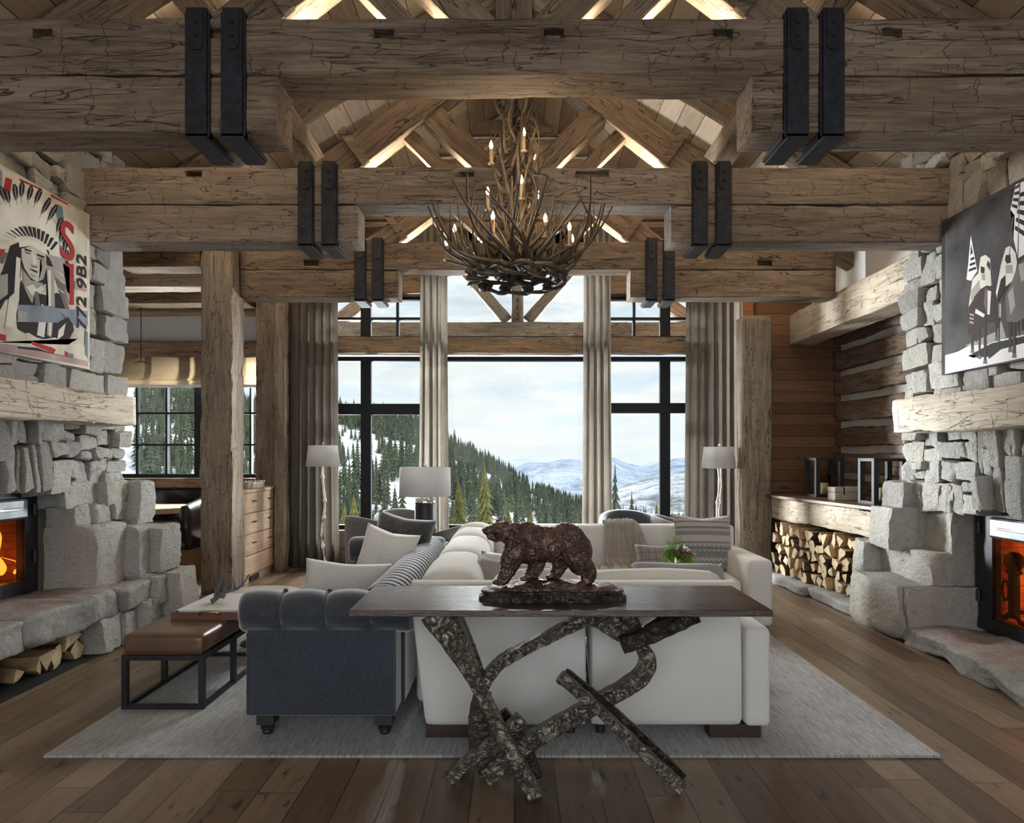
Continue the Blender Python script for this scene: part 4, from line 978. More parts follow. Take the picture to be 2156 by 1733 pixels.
mountain_mat('snow_hill', (.60, .63, .70), (.15, .17, .19), .011, .42, .55)
slope('mountain_range', [(-200, 955), (950, 958), (1080, 969), (1120, 962), (1150, 968), (1200, 975), (1700, 970)], [(0, 1010), (1700, 1010)], 9000, 12000, 'hazed_far_mountain', 600, 1800, 160, 10, 60)
slope('mountain_range', [(-200, 990), (1040, 1000), (1083, 988), (1110, 975), (1150, 972), (1185, 966), (1220, 967), (1262, 975), (1290, 962), (1318, 975), (1355, 985), (1395, 975), (1420, 967), (1460, 966), (1700, 975)], [(0, 1060), (1700, 1060)], 2600, 5200, 'hazed_mountain', 600, 1800, 220, 30, 60)
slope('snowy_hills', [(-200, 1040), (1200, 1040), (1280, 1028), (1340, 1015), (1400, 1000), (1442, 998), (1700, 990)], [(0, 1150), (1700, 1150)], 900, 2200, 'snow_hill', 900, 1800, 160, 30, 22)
RID = [(-900, 640), (0, 700), (200, 770), (300, 803), (420, 846), (520, 862), (700, 872), (770, 880), (830, 888), (900, 905), (945, 940), (1000, 968), (1060, 1000), (1120, 1042), (1200, 1072), (1260, 1092), (1330, 1105), (1420, 1120), (1700, 1140)]
FOOT = [(-900, 1180), (300, 1170), (900, 1172), (1300, 1180), (1700, 1200)]
D0, D1 = 90.0, 520.0
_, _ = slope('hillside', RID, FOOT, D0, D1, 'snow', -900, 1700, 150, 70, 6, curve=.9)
def ground(px, u):
    d = D0 + (D1 - D0) * u
    zr = H - (interp(RID, px) - CY) * D1 / F; zn = H - (interp(FOOT, px) - CY) * D0 / F
    X = (px - CX) * d / F
    z = zn + (zr - zn) * (u ** .9) + noise.fractal(Vector((X / D1 * 9, d / D1 * 9, 3.3)), 1, 2, 6) * 6 * (.25 + .75 * math.sin(PI * u))
    return Vector((X, d, z))
def conifer_mesh(name, mat, hgt, tiers, seed, spread=.19):
    r = random.Random(seed); b = BM(); seg = 9
    tube(b, [(0, 0, -.8), (0, 0, hgt * .5)], [hgt * .02, hgt * .008], 5)
    for i in range(tiers):
        u = i / (tiers - 1); z = hgt * (.10 + .84 * u); R0 = hgt * spread * (1 - u) ** .85 * r.uniform(.8, 1.15) + hgt * .012
        top = b.verts.new((0, 0, z + hgt * .13)); vs = []
        for k in range(seg * 2):
            a = PI * k / seg + r.uniform(-.1, .1) + i; q = R0 * (r.uniform(.85, 1.2) if k % 2 == 0 else r.uniform(.35, .6))
            vs.append(b.verts.new((q * math.cos(a), q * math.sin(a), z - (R0 * .35 if k % 2 == 0 else 0) + r.uniform(-.03, .03) * hgt * .3)))
        for k in range(seg * 2): b.faces.new((vs[k], vs[(k + 1) % (seg * 2)], top))
    me = bpy.data.meshes.new(name); b.to_mesh(me); b.free(); me.materials.append(M[mat]); return me
CON = [conifer_mesh('conifer', 'conifer_green', 1, 9, i, .16 + .03 * i) for i in range(3)]
CONY = [conifer_mesh('conifer_yellow', 'conifer_yellow', 1, 14, 9 + i, .20) for i in range(2)]
rt = random.Random(5); cand = []
def project(p): return CX + p.x * F / p.y, CY - (p.z - H) * F / p.y
def snowy(x, y):
    """open snow runs between the stands of trees"""
    bands = [([(690, 1000), (760, 1012), (880, 1062), (900, 1110)], 24), ([(780, 990), (840, 962), (890, 940)], 9), ([(945, 985), (1000, 1003), (1040, 1030)], 10), ([(1080, 1030), (1130, 1055), (1170, 1085)], 9), ([(290, 905), (360, 935), (430, 965)], 13), ([(700, 905), (760, 930)], 10)]
    for tab, w in bands:
        if tab[0][0] <= x <= tab[-1][0] and abs(y - interp(tab, x)) < w: return True
    return False
vis = [(285, 545), (700, 945), (935, 1235), (1280, 1445)]
tries = 0
while len(cand) < 3000 and tries < 22000:
    tries += 1
    px = rt.uniform(240, 1460); u = rt.random() ** .8
    g = ground(px, u); x, y = project(g)
    if not any(a < x < c for a, c in vis): continue
    if y > 1160: continue
    if snowy(x, y) and rt.random() > .06: continue
    if noise.noise(Vector((g.x * .028, g.y * .028, 1))) < -.02 and rt.random() > .15: continue
    hgt = rt.uniform(5.5, 11) * (1.15 if u > .9 else 1)
    hgt *= .55 + .45 * u ** .5
    if px < 620 and u < .08: continue
    cand.append((hgt / g.y, g, hgt))
for px in range(290, 1330, 7):
    g = ground(px + rt.uniform(-3, 3), rt.uniform(.93, 1)); hgt = rt.uniform(7, 14) * (1 if px < 1000 else .75); cand.append((hgt / g.y, g, hgt))
def u_at(px, y):
    lo_, hi_ = 0.0, 1.0
    for _ in range(18):
        m_ = (lo_ + hi_) / 2
        if project(ground(px, m_))[1] > y: lo_ = m_
        else: hi_ = m_
    return lo_
for a, c, y0_, y1_, n_, hp in ((700, 762, 1055, 1150, 60, 46), (785, 885, 975, 1015, 40, 30), (780, 840, 1085, 1140, 14, 34), (286, 430, 960, 1040, 90, 40), (505, 545, 930, 1040, 40, 36), (286, 430, 850, 905, 70, 30), (700, 885, 890, 930, 50, 30), (1285, 1400, 1110, 1150, 40, 30)):
    for _ in range(n_):
        px, y = rt.uniform(a, c), rt.uniform(y0_, y1_); g = ground(px, u_at(px, y)); hgt = hp * rt.uniform(.6, 1.25) * g.y / F; cand.append((hgt / g.y, g, hgt))
cand.sort(key=lambda c: -c[0])
for i, (q, g, hgt) in enumerate(cand[:300]):
    o = bpy.data.objects.new('conifer', CON[i % 3]); C.objects.link(o); o.location = g; o.scale = (hgt, hgt, hgt); o.rotation_euler.z = rt.uniform(0, 6)
    tag(o, 'dark green conifer standing in the snow on the far hillside', 'tree', 'dark conifers on the snowy hillside')
b = BM()
for q, g, hgt in cand[300:]:
    merge_me = CON[rt.randrange(3)].copy(); merge_me.transform(Matrix.Translation(g) @ Matrix.Rotation(rt.uniform(0, 6), 4, 'Z') @ Matrix.Scale(hgt, 4)); b.from_mesh(merge_me); bpy.data.meshes.remove(merge_me)
me = bpy.data.meshes.new('conifer_forest'); b.to_mesh(me); b.free(); me.materials.append(M['conifer_green'])
tag(link('conifer_forest', me), 'distant stands of dark conifers covering the snowy hillside beyond the windows', 'forest', kind='stuff')
# the yellow-green trees close to the house
for i, (x, yt, yb, d, lab) in enumerate(((1020, 975, 1150, 78, 'tallest yellow-green conifer, outside the middle window just beside the table lamp'), (965, 1010, 1150, 80, 'yellow-green conifer second tallest, close to the mid left curtain'), (1070, 1062, 1150, 82, 'small yellow-green conifer seen above the bear bronze'), (745, 1040, 1160, 74, 'yellow-green conifer low in the leftmost pane beside the black mullion'), (725, 1060, 1160, 76, 'yellow-green conifer at the very edge of outer left curtain'), (1118, 1070, 1150, 84, 'short yellow-green conifer above the bronze bear hump'), (1383, 1060, 1150, 70, 'yellow-green conifer low beside the right black mullion'), (1430, 1078, 1160, 70, 'yellow-green conifer low beside the outer right curtain'))):
    p = P(x, yb, d); hgt = (yb - yt) * d / F
    o = bpy.data.objects.new('conifer', CONY[i % 2]); C.objects.link(o); o.location = p; o.scale = (hgt * (.9 if yt > 1000 else .8),) * 2 + (hgt,); tag(o, lab, 'tree')
for i, (x, yt, yb, d, lab) in enumerate(((1295, 985, 1160, 70, 'slender dark conifer directly beside the mid right curtain'), (1330, 1040, 1160, 72, 'dark conifer above the dark barrel chair back'), (1312, 1065, 1160, 66, 'low dark conifer just above the sofa throw and dark chair'), (1355, 1070, 1160, 66, 'dark conifer low between the dark chair and black mullion'))):
    p = P(x, yb, d); hgt = (yb - yt) * d / F
    o = bpy.data.objects.new('conifer', CON[i % 3]); C.objects.link(o); o.location = p; o.scale = (hgt * .8,) * 2 + (hgt,); tag(o, lab, 'tree')
# ------------------------------------------------------------------ rug
b = BM(); n = 60
x0, x1, y0, y1 = -2.33, 2.11, 3.52, 8.3
bm_pts = [(x0, y0), (x1 + .02, y0), (x1, y1), (x0, y1)]
rbox(b, x0, x1, y0, y1, .0, .016, .005, 2)
tag(obj('rug', b, 'rug_wool'), 'large pale grey streaked wool rug under the sofas', 'rug')
# ------------------------------------------------------------------ curtains
def curtain(label, xa, xb, ztop, folds, seed, y=9.48, flare=.03):
    r = random.Random(seed); t = thing('curtain', label, 'curtain', ((xa + xb) / 2, y, 0), 'linen curtains of the great window')
    nx, nz = folds * 14, 30; ph = [r.uniform(-.5, .5) for _ in range(nx + 1)]; off = r.random() * 9
    b = BM(); rows = []
    for j in range(nz + 1):
        v = j / nz; z = .015 + (ztop - .015) * v; row = []
        for i in range(nx + 1):
            u = i / nx; a = u * folds * 2 * PI
            amp = .035 + .02 * noise.noise(Vector((u * 6 + off, v * 1.2, 0))) + .012 * (1 - v)
            ww = a + .8 * noise.noise(Vector((u * 4 + off, v * .8, 5)))
            w = math.sin(ww); w = math.copysign(abs(w) ** .7, w)
            x = xa + (xb - xa) * u + .012 * math.cos(a * 2) + (u - .5) * flare * (1 - v) ** 2 * 2
            row.append(b.verts.new((x, y + amp * w + .01 * math.sin(a * .37), z)))
        rows.append(row)
    for r0, r1 in zip(rows, rows[1:]):
        for i in range(nx): b.faces.new((r0[i], r0[i + 1], r1[i + 1], r1[i]))
    bmesh.ops.solidify(b, geom=list(b.faces), thickness=.004)
    obj('curtain_panel', b, 'curtain_linen', t, True)
    return t
k = 9.48 / F
curtain('wide outer left linen curtain beside the floor lamp, pooled at the floor', (612 - CX) * k, (708 - CX) * k, 4.6, 6, 1)
curtain('narrow linen curtain just behind the drum table lamp', (883 - CX) * k, (940 - CX) * k, 4.6, 4, 2)
curtain('narrow linen curtain above the dark armchair, at edge of middle window', (1228 - CX) * k, (1284 - CX) * k, 4.6, 4, 3)
curtain('wide outer right linen curtain behind the silver floor lamp and patterned pillow', (1444 - CX) * k, (1561 - CX) * k, 4.6, 7, 4)
b = BM(); tube(b, [(-3.0, 9.48, 4.62), (3.1, 9.48, 4.62)], .018, 8); tag(obj('curtain_rod', b, 'black_steel'), 'dark curtain rod high above the windows, mostly hidden behind beams', 'curtain rod')
# ------------------------------------------------------------------ ivory sectional
def cushion(name, x0, x1, y0, y1, z0, z1, mat, parent, r=.05, puff=.02, n=10, seed=0):
    b = gridbox(n, abs(x1 - x0) / 2, abs(y1 - y0) / 2, abs(z1 - z0) / 2); hx, hy, hz = abs(x1 - x0) / 2, abs(y1 - y0) / 2, abs(z1 - z0) / 2
    r = min(r, hx * .95, hy * .95, hz * .95)
    # pack the grid lines towards the edges so that the rounding is smooth
    for v in b.verts:
        for ax, h in ((0, hx), (1, hy), (2, hz)):
            u = v.co[ax] / h; v.co[ax] = h * (math.sin(u * PI / 2) if True else u)
    for v in b.verts:
        q = Vector([max(-h + r, min(h - r, c)) for h, c in zip((hx, hy, hz), v.co)]); dl = v.co - q
        if dl.length > 1e-6: v.co = q + dl.normalized() * r
        u, w, s = v.co.x / hx, v.co.y / hy, v.co.z / hz
        v.co.x += u * puff * (1 - w * w) * (1 - s * s); v.co.y += w * puff * (1 - u * u) * (1 - s * s); v.co.z += s * puff * (1 - u * u) * (1 - w * w)
        v.co += noise.noise_vector(v.co * 4 + Vector((seed, 0, 0))) * puff * .25
    b2 = BM(); merge(b2, b, Matrix.Translation(((x0 + x1) / 2, (y0 + y1) / 2, (z0 + z1) / 2)))
    return obj(name, b2, mat, parent, True)
t = thing('sectional_sofa', 'large ivory linen sectional sofa wrapping round the conversation area', 'sofa', (.8, 5.2, 0))
IV = 'ivory_linen'
# near run: backs toward the viewer
def tapered_back(name, xa, xb, xat, y, z0, z1, seed):
    b = BM(); r = .03
    prof = [(y + .03, z0), (y + .0, z0 + .04), (y - .0, .4), (y + .02, z1 - .05), (y + .06, z1), (y + .14, z1 + .012), (y + .24, z1 - .01), (y + .30, z1 - .07), (y + .32, .4), (y + .32, z0)]
    cols = []
    m = 14
    for i in range(m + 1):
        u = i / m; e = .0 if 0 < i < m else .015
        col = []
        for (py, pz) in prof:
            f = (pz - z0) / (z1 - z0); xl = xa + (xat - xa) * f; x = xl + (xb - xl) * u
            if i == 0: x += .012 * (1 if True else 0); py = py + (.012 if py < y + .16 else -.012)
            if i == m: x -= .012; py = py + (.012 if py < y + .16 else -.012)
            col.append(b.verts.new((x, py + noise.noise(Vector((x * 2, pz * 2, seed))) * .006, pz)))
        cols.append(col)
    for c0, c1 in zip(cols, cols[1:]):
        for j in range(len(prof)): b.faces.new((c0[j], c0[(j + 1) % len(prof)], c1[(j + 1) % len(prof)], c1[j]))
    b.faces.new(cols[0][::-1]); b.faces.new(cols[-1])
    o = obj(name, b, IV, t, True)
    md = o.modifiers.new('b', 'BEVEL'); md.width = .012; md.segments = 3; md.limit_method = 'ANGLE'; md.angle_limit = math.radians(50)
    return o
tapered_back('back_panel', -.475, .385, -.565, 3.70, .085, .815, 1)
tapered_back('back_panel', .392, 1.20, .392, 3.70, .085, .815, 2)
cushion('armrest', 1.20, 1.335, 3.70, 4.65, .085, .60, IV, t, .03, .004, 12)
cushion('seat_cushion', .385, 1.19, 4.0, 4.66, .26, .44, IV, t, .05, .015)
cushion('seat_cushion', -.15, .38, 4.0, 4.9, .26, .44, IV, t, .05, .015)
cushion('back_cushion', -.12, .38, 3.99, 4.18, .44, .83, IV, t, .08, .02); cushion('back_cushion', .39, 1.18, 3.99, 4.18, .44, .83, IV, t, .08, .02)
# side run along the blue sofa, top cushions in a row
cushion('side_frame', -.56, -.22, 4.05, 6.95, .085, .62, IV, t, .04, .0, 12)
for ya, yb in ((4.02, 4.95), (4.96, 5.92), (5.93, 6.62), (6.63, 7.02)):
    cushion('back_cushion', -.55, -.20, ya, yb, .50, .835, IV, t, .12, .02, 12, ya)
for ya, yb in ((4.93, 5.85), (5.86, 6.3)): cushion('seat_cushion', -.2, .45, ya, yb, .24, .44, IV, t, .05, .015)
# far run facing the viewer
cushion('back_panel', -.2, 2.12, 6.86, 7.08, .085, .82, IV, t, .03, .004, 14)
cushion('seat_frame', -.2, 2.0, 6.0, 6.9, .085, .28, IV, t, .02, .0, 12)
cushion('back_cushion', -.18, .55, 6.62, 6.88, .42, .80, IV, t, .07, .02)
cushion('seat_cushion', -.18, .80, 5.98, 6.85, .27, .45, IV, t, .05, .012); cushion('seat_cushion', .81, 1.92, 5.98, 6.85, .27, .45, IV, t, .05, .012)
cushion('armrest', 1.93, 2.13, 5.86, 7.06, .085, .635, IV, t, .035, .004, 12)
for x, y in ((-.33, 3.78), (1.16, 3.78)):
    b = BM(); box(b, x - .135, x + .135, y - .04, y + .06, .016, .086); obj('block_foot', b, 'foot_wood', t)
for x, y in ((.30, 3.82), (.46, 3.82), (2.0, 5.95)):
    b = BM(); tube(b, [(x, y, .016), (x, y, .09)], .025, 10); obj('round_foot', b, 'charcoal_wood', t)
# ------------------------------------------------------------------ blue velvet chesterfield
def ribbed_roll(name, path, rad, length_dir, n_ribs, mat, parent, depth=.012, seg=26, a0=-.35 * PI, a1=1.2 * PI, squash=1.0):
    pass
def chesterfield():
    t = thing('chesterfield_sofa', 'slate blue velvet chesterfield sofa with rolled tufted arms and black turned legs', 'sofa', (-1.0, 5.0, 0))
    V = 'blue_velvet'
    # arm facing the viewer: body and roll with deep pleats
    b = BM(); rbox(b, -1.40, -.62, 3.72, 3.95, .14, .60, .015, 3); obj('arm_body', b, V, t)
    def roll(name, p0, p1, radz, rady, cz, nch, nl, across, deep=.020, power=.55):
        """fluted half round roll running from p0 to p1"""
        b = BM(); rows = []; p0, p1 = Vector(p0), Vector(p1); L = (p1 - p0)
        seg = 36
        for i in range(nl + 1):
            u = i / nl; c = p0 + L * u
            g = abs(math.sin(PI * u * nch)) ** power
            e = min(1, (min(u, 1 - u) * L.length / .05)); e = math.sqrt(max(0, 1 - (1 - e) ** 2)) if e < 1 else 1
            rr = 1 - (1 - g) * deep / rady; row = []
            for k_ in range(seg):
                a = 2 * PI * k_ / seg
                f = rr if (math.sin(a) > -.75) else 1
                q = c + Vector(across) * (rady * f * e * math.cos(a)) + Vector((0, 0, radz * f * (e * .3 + .7) * math.sin(a)))
                row.append(b.verts.new(q))
            rows.append(row)
        for r0, r1 in zip(rows, rows[1:]): bridge(b, r0, r1)
        b.faces.new(rows[0][::-1]); b.faces.new(rows[-1])
        o = obj(name, b, V, t, True); return o
    o = roll('rolled_arm', (-1.46, 3.80, .672), (-.52, 3.80, .672), .112, .125, 0, 4, 120, (0, 1, 0), .034, .42)
    # deep diamond tucks with buttons on top of the arm
    for x in (-1.225, -.99, -.755):
        b = BM(); bmesh.ops.create_uvsphere(b, u_segments=12, v_segments=8, radius=.014, matrix=Matrix.Translation((x, 3.82, .772))); obj('tuft_button', b, V, o, True)
    bk = roll('rolled_back', (-.73, 3.90, .672), (-.73, 6.35, .672), .112, .13, 0, 26, 260, (1, 0, 0), .022, .5)
    b = BM(); rbox(b, -.80, -.60, 3.9, 6.35, .14, .62, .015, 3); obj('back_body', b, V, t)
    b = BM(); rbox(b, -1.42, -.8, 3.95, 6.15, .14, .32, .02, 3); obj('seat_base', b, V, t)
    cushion('seat_cushion', -1.42, -.8, 3.94, 6.12, .31, .47, V, t, .05, .012, 12)
    b = BM(); rbox(b, -1.38, -.62, 6.14, 6.36, .14, .62, .015, 3); obj('arm_body', b, V, t)
    roll('rolled_arm', (-1.46, 6.27, .672), (-.6, 6.27, .672), .112, .12, 0, 4, 60, (0, 1, 0), .03, .4)
    for x, y in ((-1.315, 3.80), (-.69, 3.80), (-1.315, 6.25), (-.69, 6.25)):
        b = BM(); box(b, x - .045, x + .045, y - .045, y + .045, .075, .145)
        lathe(b, [(.03, .078), (.022, .07), (.036, .055), (.036, .046), (.026, .038), (.030, .03), (.024, .018), (.018, .016)], (x, y, 0), 16)
        obj('turned_leg', b, 'charcoal_wood', t)
    b = BM()
    tube(b, [(-1.395, 3.718, .15), (-1.395, 3.718, .57)], .004, 6); tube(b, [(-.625, 3.718, .15), (-.625, 3.718, .57)], .004, 6); tube(b, [(-1.395, 3.718, .145), (-.625, 3.718, .145)], .004, 6)
    obj('piping', b, V, t)
chesterfield()
# pillows
def pl(lab, w, h, th, mat, loc, rot, seed=0, sag=.1, cat='pillow'):
    o = pillow('throw_pillow', w, h, th, mat, None, loc, rot, sag, seed=seed); return tag(o, lab, cat)
pl('shaggy ivory lumbar pillow lying closest on the blue chesterfield', .60, .30, .16, 'white_chenille', (-1.147, 4.85, .63), (-.28, .06, -.05), 1)
pl('square ivory bouclé pillow leaning on the ribbed blue sofa back', .47, .47, .17, 'white_chenille', (-.99, 5.45, .71), (-.30, .18, -.35), 2)
pl('dark charcoal faux fur pillow at far end of the blue sofa', .52, .42, .18, 'charcoal_fur', (-.93, 5.9, .80), (-.25, .16, -.22), 3)
def patterned(name, lab, w, h, th, loc, rot, kind, seed):
    m, nt, b_ = newmat(name); co = nt.coords(False); s_ = nt.a('ShaderNodeSeparateXYZ', {0: co}); X, Z = s_.outputs[0], s_.outputs[2]
    fine = nt.noise(co, 160, 2)
    if kind == 'zigzag':
        tri = nt.m('PINGPONG', X, .022)
        zz_ = nt.m('ADD', Z, nt.m('MULTIPLY', tri, 1.0)); band = nt.m('FRACT', nt.m('MULTIPLY', zz_, 22.0)); big = nt.noise(nt.mapv(co, (0, 0, 1)), 9, 2)
        st = nt.ramp(nt.m('FRACT', nt.m('MULTIPLY', Z, 5.2)), [(0, (.36, .35, .335)), (.3, (.15, .147, .143)), (.5, (.30, .29, .28)), (.62, (.09, .09, .09)), (.72, (.33, .32, .31)), (.9, (.17, .17, .17))], 'CONSTANT')
        c = nt.mix(nt.m('MULTIPLY', nt.m('LESS_THAN', band, .35), nt.ramp(nt.m('FRACT', nt.m('MULTIPLY', Z, 2.6)), [(0, (0, 0, 0)), (.45, (.8, .8, .8))], 'CONSTANT')), st, (.08, .08, .08))
    elif kind == 'plaid':
        gx = nt.m('LESS_THAN', nt.m('FRACT', nt.m('MULTIPLY', X, 16.0)), .07); gz = nt.m('LESS_THAN', nt.m('FRACT', nt.m('MULTIPLY', Z, 16.0)), .07)
        c = nt.mix(nt.m('MAXIMUM', gx, gz), (.20, .19, .187), (.02, .02, .024))
    else:
        gx = nt.m('LESS_THAN', nt.m('FRACT', nt.m('MULTIPLY', X, 60.0)), .5); gz = nt.m('LESS_THAN', nt.m('FRACT', nt.m('MULTIPLY', Z, 60.0)), .5)
        c = nt.mix(nt.m('ABSOLUTE', nt.m('SUBTRACT', gx, gz)), (.33, .33, .335), (.15, .155, .17))
    c = nt.mix(.18, c, nt.ramp(fine, [(.3, (.2, .2, .2)), (.7, (.55, .54, .52))]))
    setb(nt, b_, c, .95, 0, fine, .3, .004, Sheen_Weight=.3); M[name] = m
    return pl(lab, w, h, th, name, loc, rot, seed)
patterned('zigzag_weave', 'tall grey pillow woven with zigzag bands, in the right corner of the ivory sofa', .56, .52, .17, (1.73, 6.52, .70), (-.25, .03, .12), 'zigzag', 5)
patterned('plaid_weave', 'grey windowpane plaid lumbar pillow in front of the zigzag pillow', .46, .30, .14, (1.30, 6.28, .57), (-.3, -.02, .05), 'plaid', 6)
patterned('small_check', 'long grey checked pillow on near run of the sectional, right of the flowers', .60, .33, .15, (1.03, 4.40, .715), (-.90, .03, .04), 'check', 7)
patterned('small_check_dark', 'grey checked pillow with pale piping just behind the bear bronze', .50, .36, .13, (-.02, 4.45, .70), (-.85, .12, -.12), 'check', 8)
pl('ivory nubby pillow behind the checked one, in the left corner of sectional', .52, .40, .16, 'white_chenille', (.02, 4.82, .66), (-.5, 0, -.1), 9)
# throw
b = BM(); rows = []; n = 44
prof = [(7.10, .55), (7.10, .80), (7.05, .850), (6.96, .862), (6.87, .855), (6.83, .83), (6.82, .74), (6.80, .62), (6.77, .50), (6.72, .475), (6.55, .472), (6.35, .468), (6.15, .466)]
for j, (py, pz) in enumerate(smoothpath([(a, c, 0) for a, c in prof], 3)[:]if False else prof):
    row = []; v = j / (len(prof) - 1)
    for i in range(n + 1):
        u = i / n; xl = .88 - .02 * math.sin(v * 3); xr = 1.14 + .38 * max(0, v - .25)
        x = xl + (xr - xl) * u; f = .014 * math.sin(u * 26 + v * 5 + 2 * noise.noise(Vector((u * 3, v * 2, 0)))) + .02 * noise.noise(Vector((u * 9, v * 3, 2)))
        row.append(b.verts.new((x, py - (abs(f) + .01 if pz < .84 and py > 6.7 else 0), pz + (abs(f) + .004 if pz > .84 or py < 6.75 else 0))))
    rows.append(row)
for r0, r1 in zip(rows, rows[1:]):
    for i in range(n): b.faces.new((r0[i], r0[i + 1], r1[i + 1], r1[i]))
bmesh.ops.solidify(b, geom=list(b.faces), thickness=.006)
o = obj('throw_blanket', b, 'taupe_throw', None, True); md = o.modifiers.new('s', 'SUBSURF'); md.levels = 1; md.render_levels = 1
tag(o, 'soft taupe throw draped over back and seat of the ivory sofa', 'blanket')
# flowers in low bowl on the hidden coffee table
t = thing('coffee_table', 'pale low coffee table mostly hidden inside the sectional', 'table', (1.05, 5.3, 0))
b = BM(); rbox(b, .62, 1.5, 5.0, 5.7, .40, .44, .01); obj('table_top', b, 'table_stone', t)
for x in (.70, 1.42):
    for y in (5.08, 5.62): b = BM(); box(b, x - .03, x + .03, y - .03, y + .03, .016, .40); obj('leg', b, 'charcoal_wood', t)
t = thing('flower_arrangement', 'low bowl of white and dusty pink flowers with green leaves, behind the table', 'flowers', (1.17, 5.25, .44))
b = BM(); lathe(b, [(.06, .44), (.08, .45), (.10, .60), (.105, .70), (.095, .70), (.09, .60), (.05, .46)], (1.19, 5.25, 0), 24); obj('bowl', b, 'table_stone', t, True)
rf = random.Random(4)
def blossom(nm, x, y, z, rad, mat, petals):
    b = BM()
    for layer in range(3):
        for k_ in range(petals):
            a = 2 * PI * k_ / petals + layer * .5; el = .25 + layer * .45; L = rad * (1 - layer * .2)
            dr = Vector((math.cos(a) * math.cos(el), math.sin(a) * math.cos(el), math.sin(el))); sd = Vector((-math.sin(a), math.cos(a), 0)) * rad * .33
            c = Vector((x, y, z)); up = Vector((0, 0, rad * .15))
            q = [b.verts.new(p) for p in (c, c + dr * L * .5 + sd + up, c + dr * L + up * .3, c + dr * L * .5 - sd + up)]
            b.faces.new(q)
    return obj(nm, b, mat, t, True)
for i in range(20):
    a = rf.uniform(0, 2 * PI); q = rf.uniform(0, .12); h = .755 + .06 * (1 - q / .12) + rf.uniform(-.02, .02)
    blossom('blossom', 1.19 + q * math.cos(a), 5.25 + q * math.sin(a) * .8, h, rf.uniform(.035, .05), 'petal_white' if q < .06 else ('petal_pink' if i % 3 else 'petal_white'), 8)
b = BM()
for i in range(110):
    a = rf.uniform(0, 2 * PI); el = rf.uniform(.1, 1.4); L = rf.uniform(.08, .16) * (1.25 if el > 1.2 else 1); c = Vector((1.19, 5.25, .69))
    d_ = Vector((math.cos(a) * math.cos(el), math.sin(a) * math.cos(el), math.sin(el))); s_ = d_.orthogonal().normalized() * .014
    b.faces.new([b.verts.new(p) for p in (c + d_ * L * .4, c + d_ * L * .75 + s_, c + d_ * L * 1.15, c + d_ * L * .75 - s_)])
o = obj('leaves', b, 'leaf_green', t); o['kind'] = 'stuff'
b = BM(); rbox(b, .78, 1.02, 5.05, 5.3, .44, .46, .004); tag(obj('art_book', b, 'page_white'), 'pale book lying on the hidden coffee table left of the flowers', 'book')
# ------------------------------------------------------------------ bench, tray, book, antler
t = thing('leather_bench', 'long brown leather bench on a black steel frame beside the raised hearth', 'bench', (-2.05, 5.0, 0))
bx0, bx1, by0, by1 = -2.29, -1.81, 4.15, 5.28
cushion('seat', bx0, bx1, by0, by1, .335, .452, 'brown_leather', t, .032, .004, 16)
b = BM(); tube(b, [(bx0 + .01, by0 + .002, .342), (bx1 - .01, by0 + .002, .342)], .004, 6); obj('seat_piping', b, 'brown_leather', t)
q = .032
b = BM(); box(b, bx0, bx1, by0, by0 + q, .302, .334); box(b, bx0, bx1, by1 - q, by1, .302, .334); box(b, bx0, bx0 + q, by0 + q, by1 - q, .302, .334); box(b, bx1 - q, bx1, by0 + q, by1 - q, .302, .334); obj('top_rail', b, 'black_steel', t)
for x in (bx0, bx1 - q):
    for y in (by0, (by0 + by1) / 2 - .1, by1 - q): b = BM(); box(b, x, x + q, y, y + q, .016, .302); obj('leg', b, 'black_steel', t)
b = BM(); box(b, bx0 + q, bx1 - q, by0, by0 + q, .016, .042); box(b, bx0 + q, bx1 - q, by1 - q, by1, .016, .042); box(b, bx0 + .004, bx0 + q - .004, by0 + q, by1 - q, .016, .042); box(b, bx1 - q + .004, bx1 - .004, by0 + q, by1 - q, .016, .042); obj('base_rail', b, 'black_steel', t)
t = thing('serving_tray', 'dark wooden tray with brass handles lying on the leather bench', 'tray', (-1.94, 4.82, .452))
b = BM(); box(b, -2.18, -1.68, 4.52, 5.12, .452, .464)
for a in ((-2.18, -1.68, 4.52, 4.536), (-2.18, -1.68, 5.104, 5.12), (-2.18, -2.164, 4.536, 5.104), (-1.696, -1.68, 4.536, 5.104)): box(b, *a, .464, .50)
obj('tray_body', b, 'tray_wood', t)
b = BM(); tube(b, [(-1.99, 4.52, .488), (-1.99, 4.49, .496), (-1.98, 4.485, .51), (-1.88, 4.485, .51), (-1.87, 4.49, .496), (-1.87, 4.52, .488)], .006, 8); obj('handle', b, 'brass', t, True)
t = thing('art_book', 'big pale coffee-table book lying in the tray on the bench', 'book', (-1.93, 4.8, .465))
b = BM(); rbox(b, -2.155, -1.71, 4.545, 5.09, .465, .470, .002); rbox(b, -2.155, -1.71, 4.545, 5.09, .505, .511, .002); rbox(b, -1.716, -1.71, 4.545, 5.09, .465, .511, .002); obj('cover', b, 'book_cover', t)
b = BM(); box(b, -2.145, -1.717, 4.555, 5.08, .4705, .5045); obj('page_block', b, 'page_white', t)
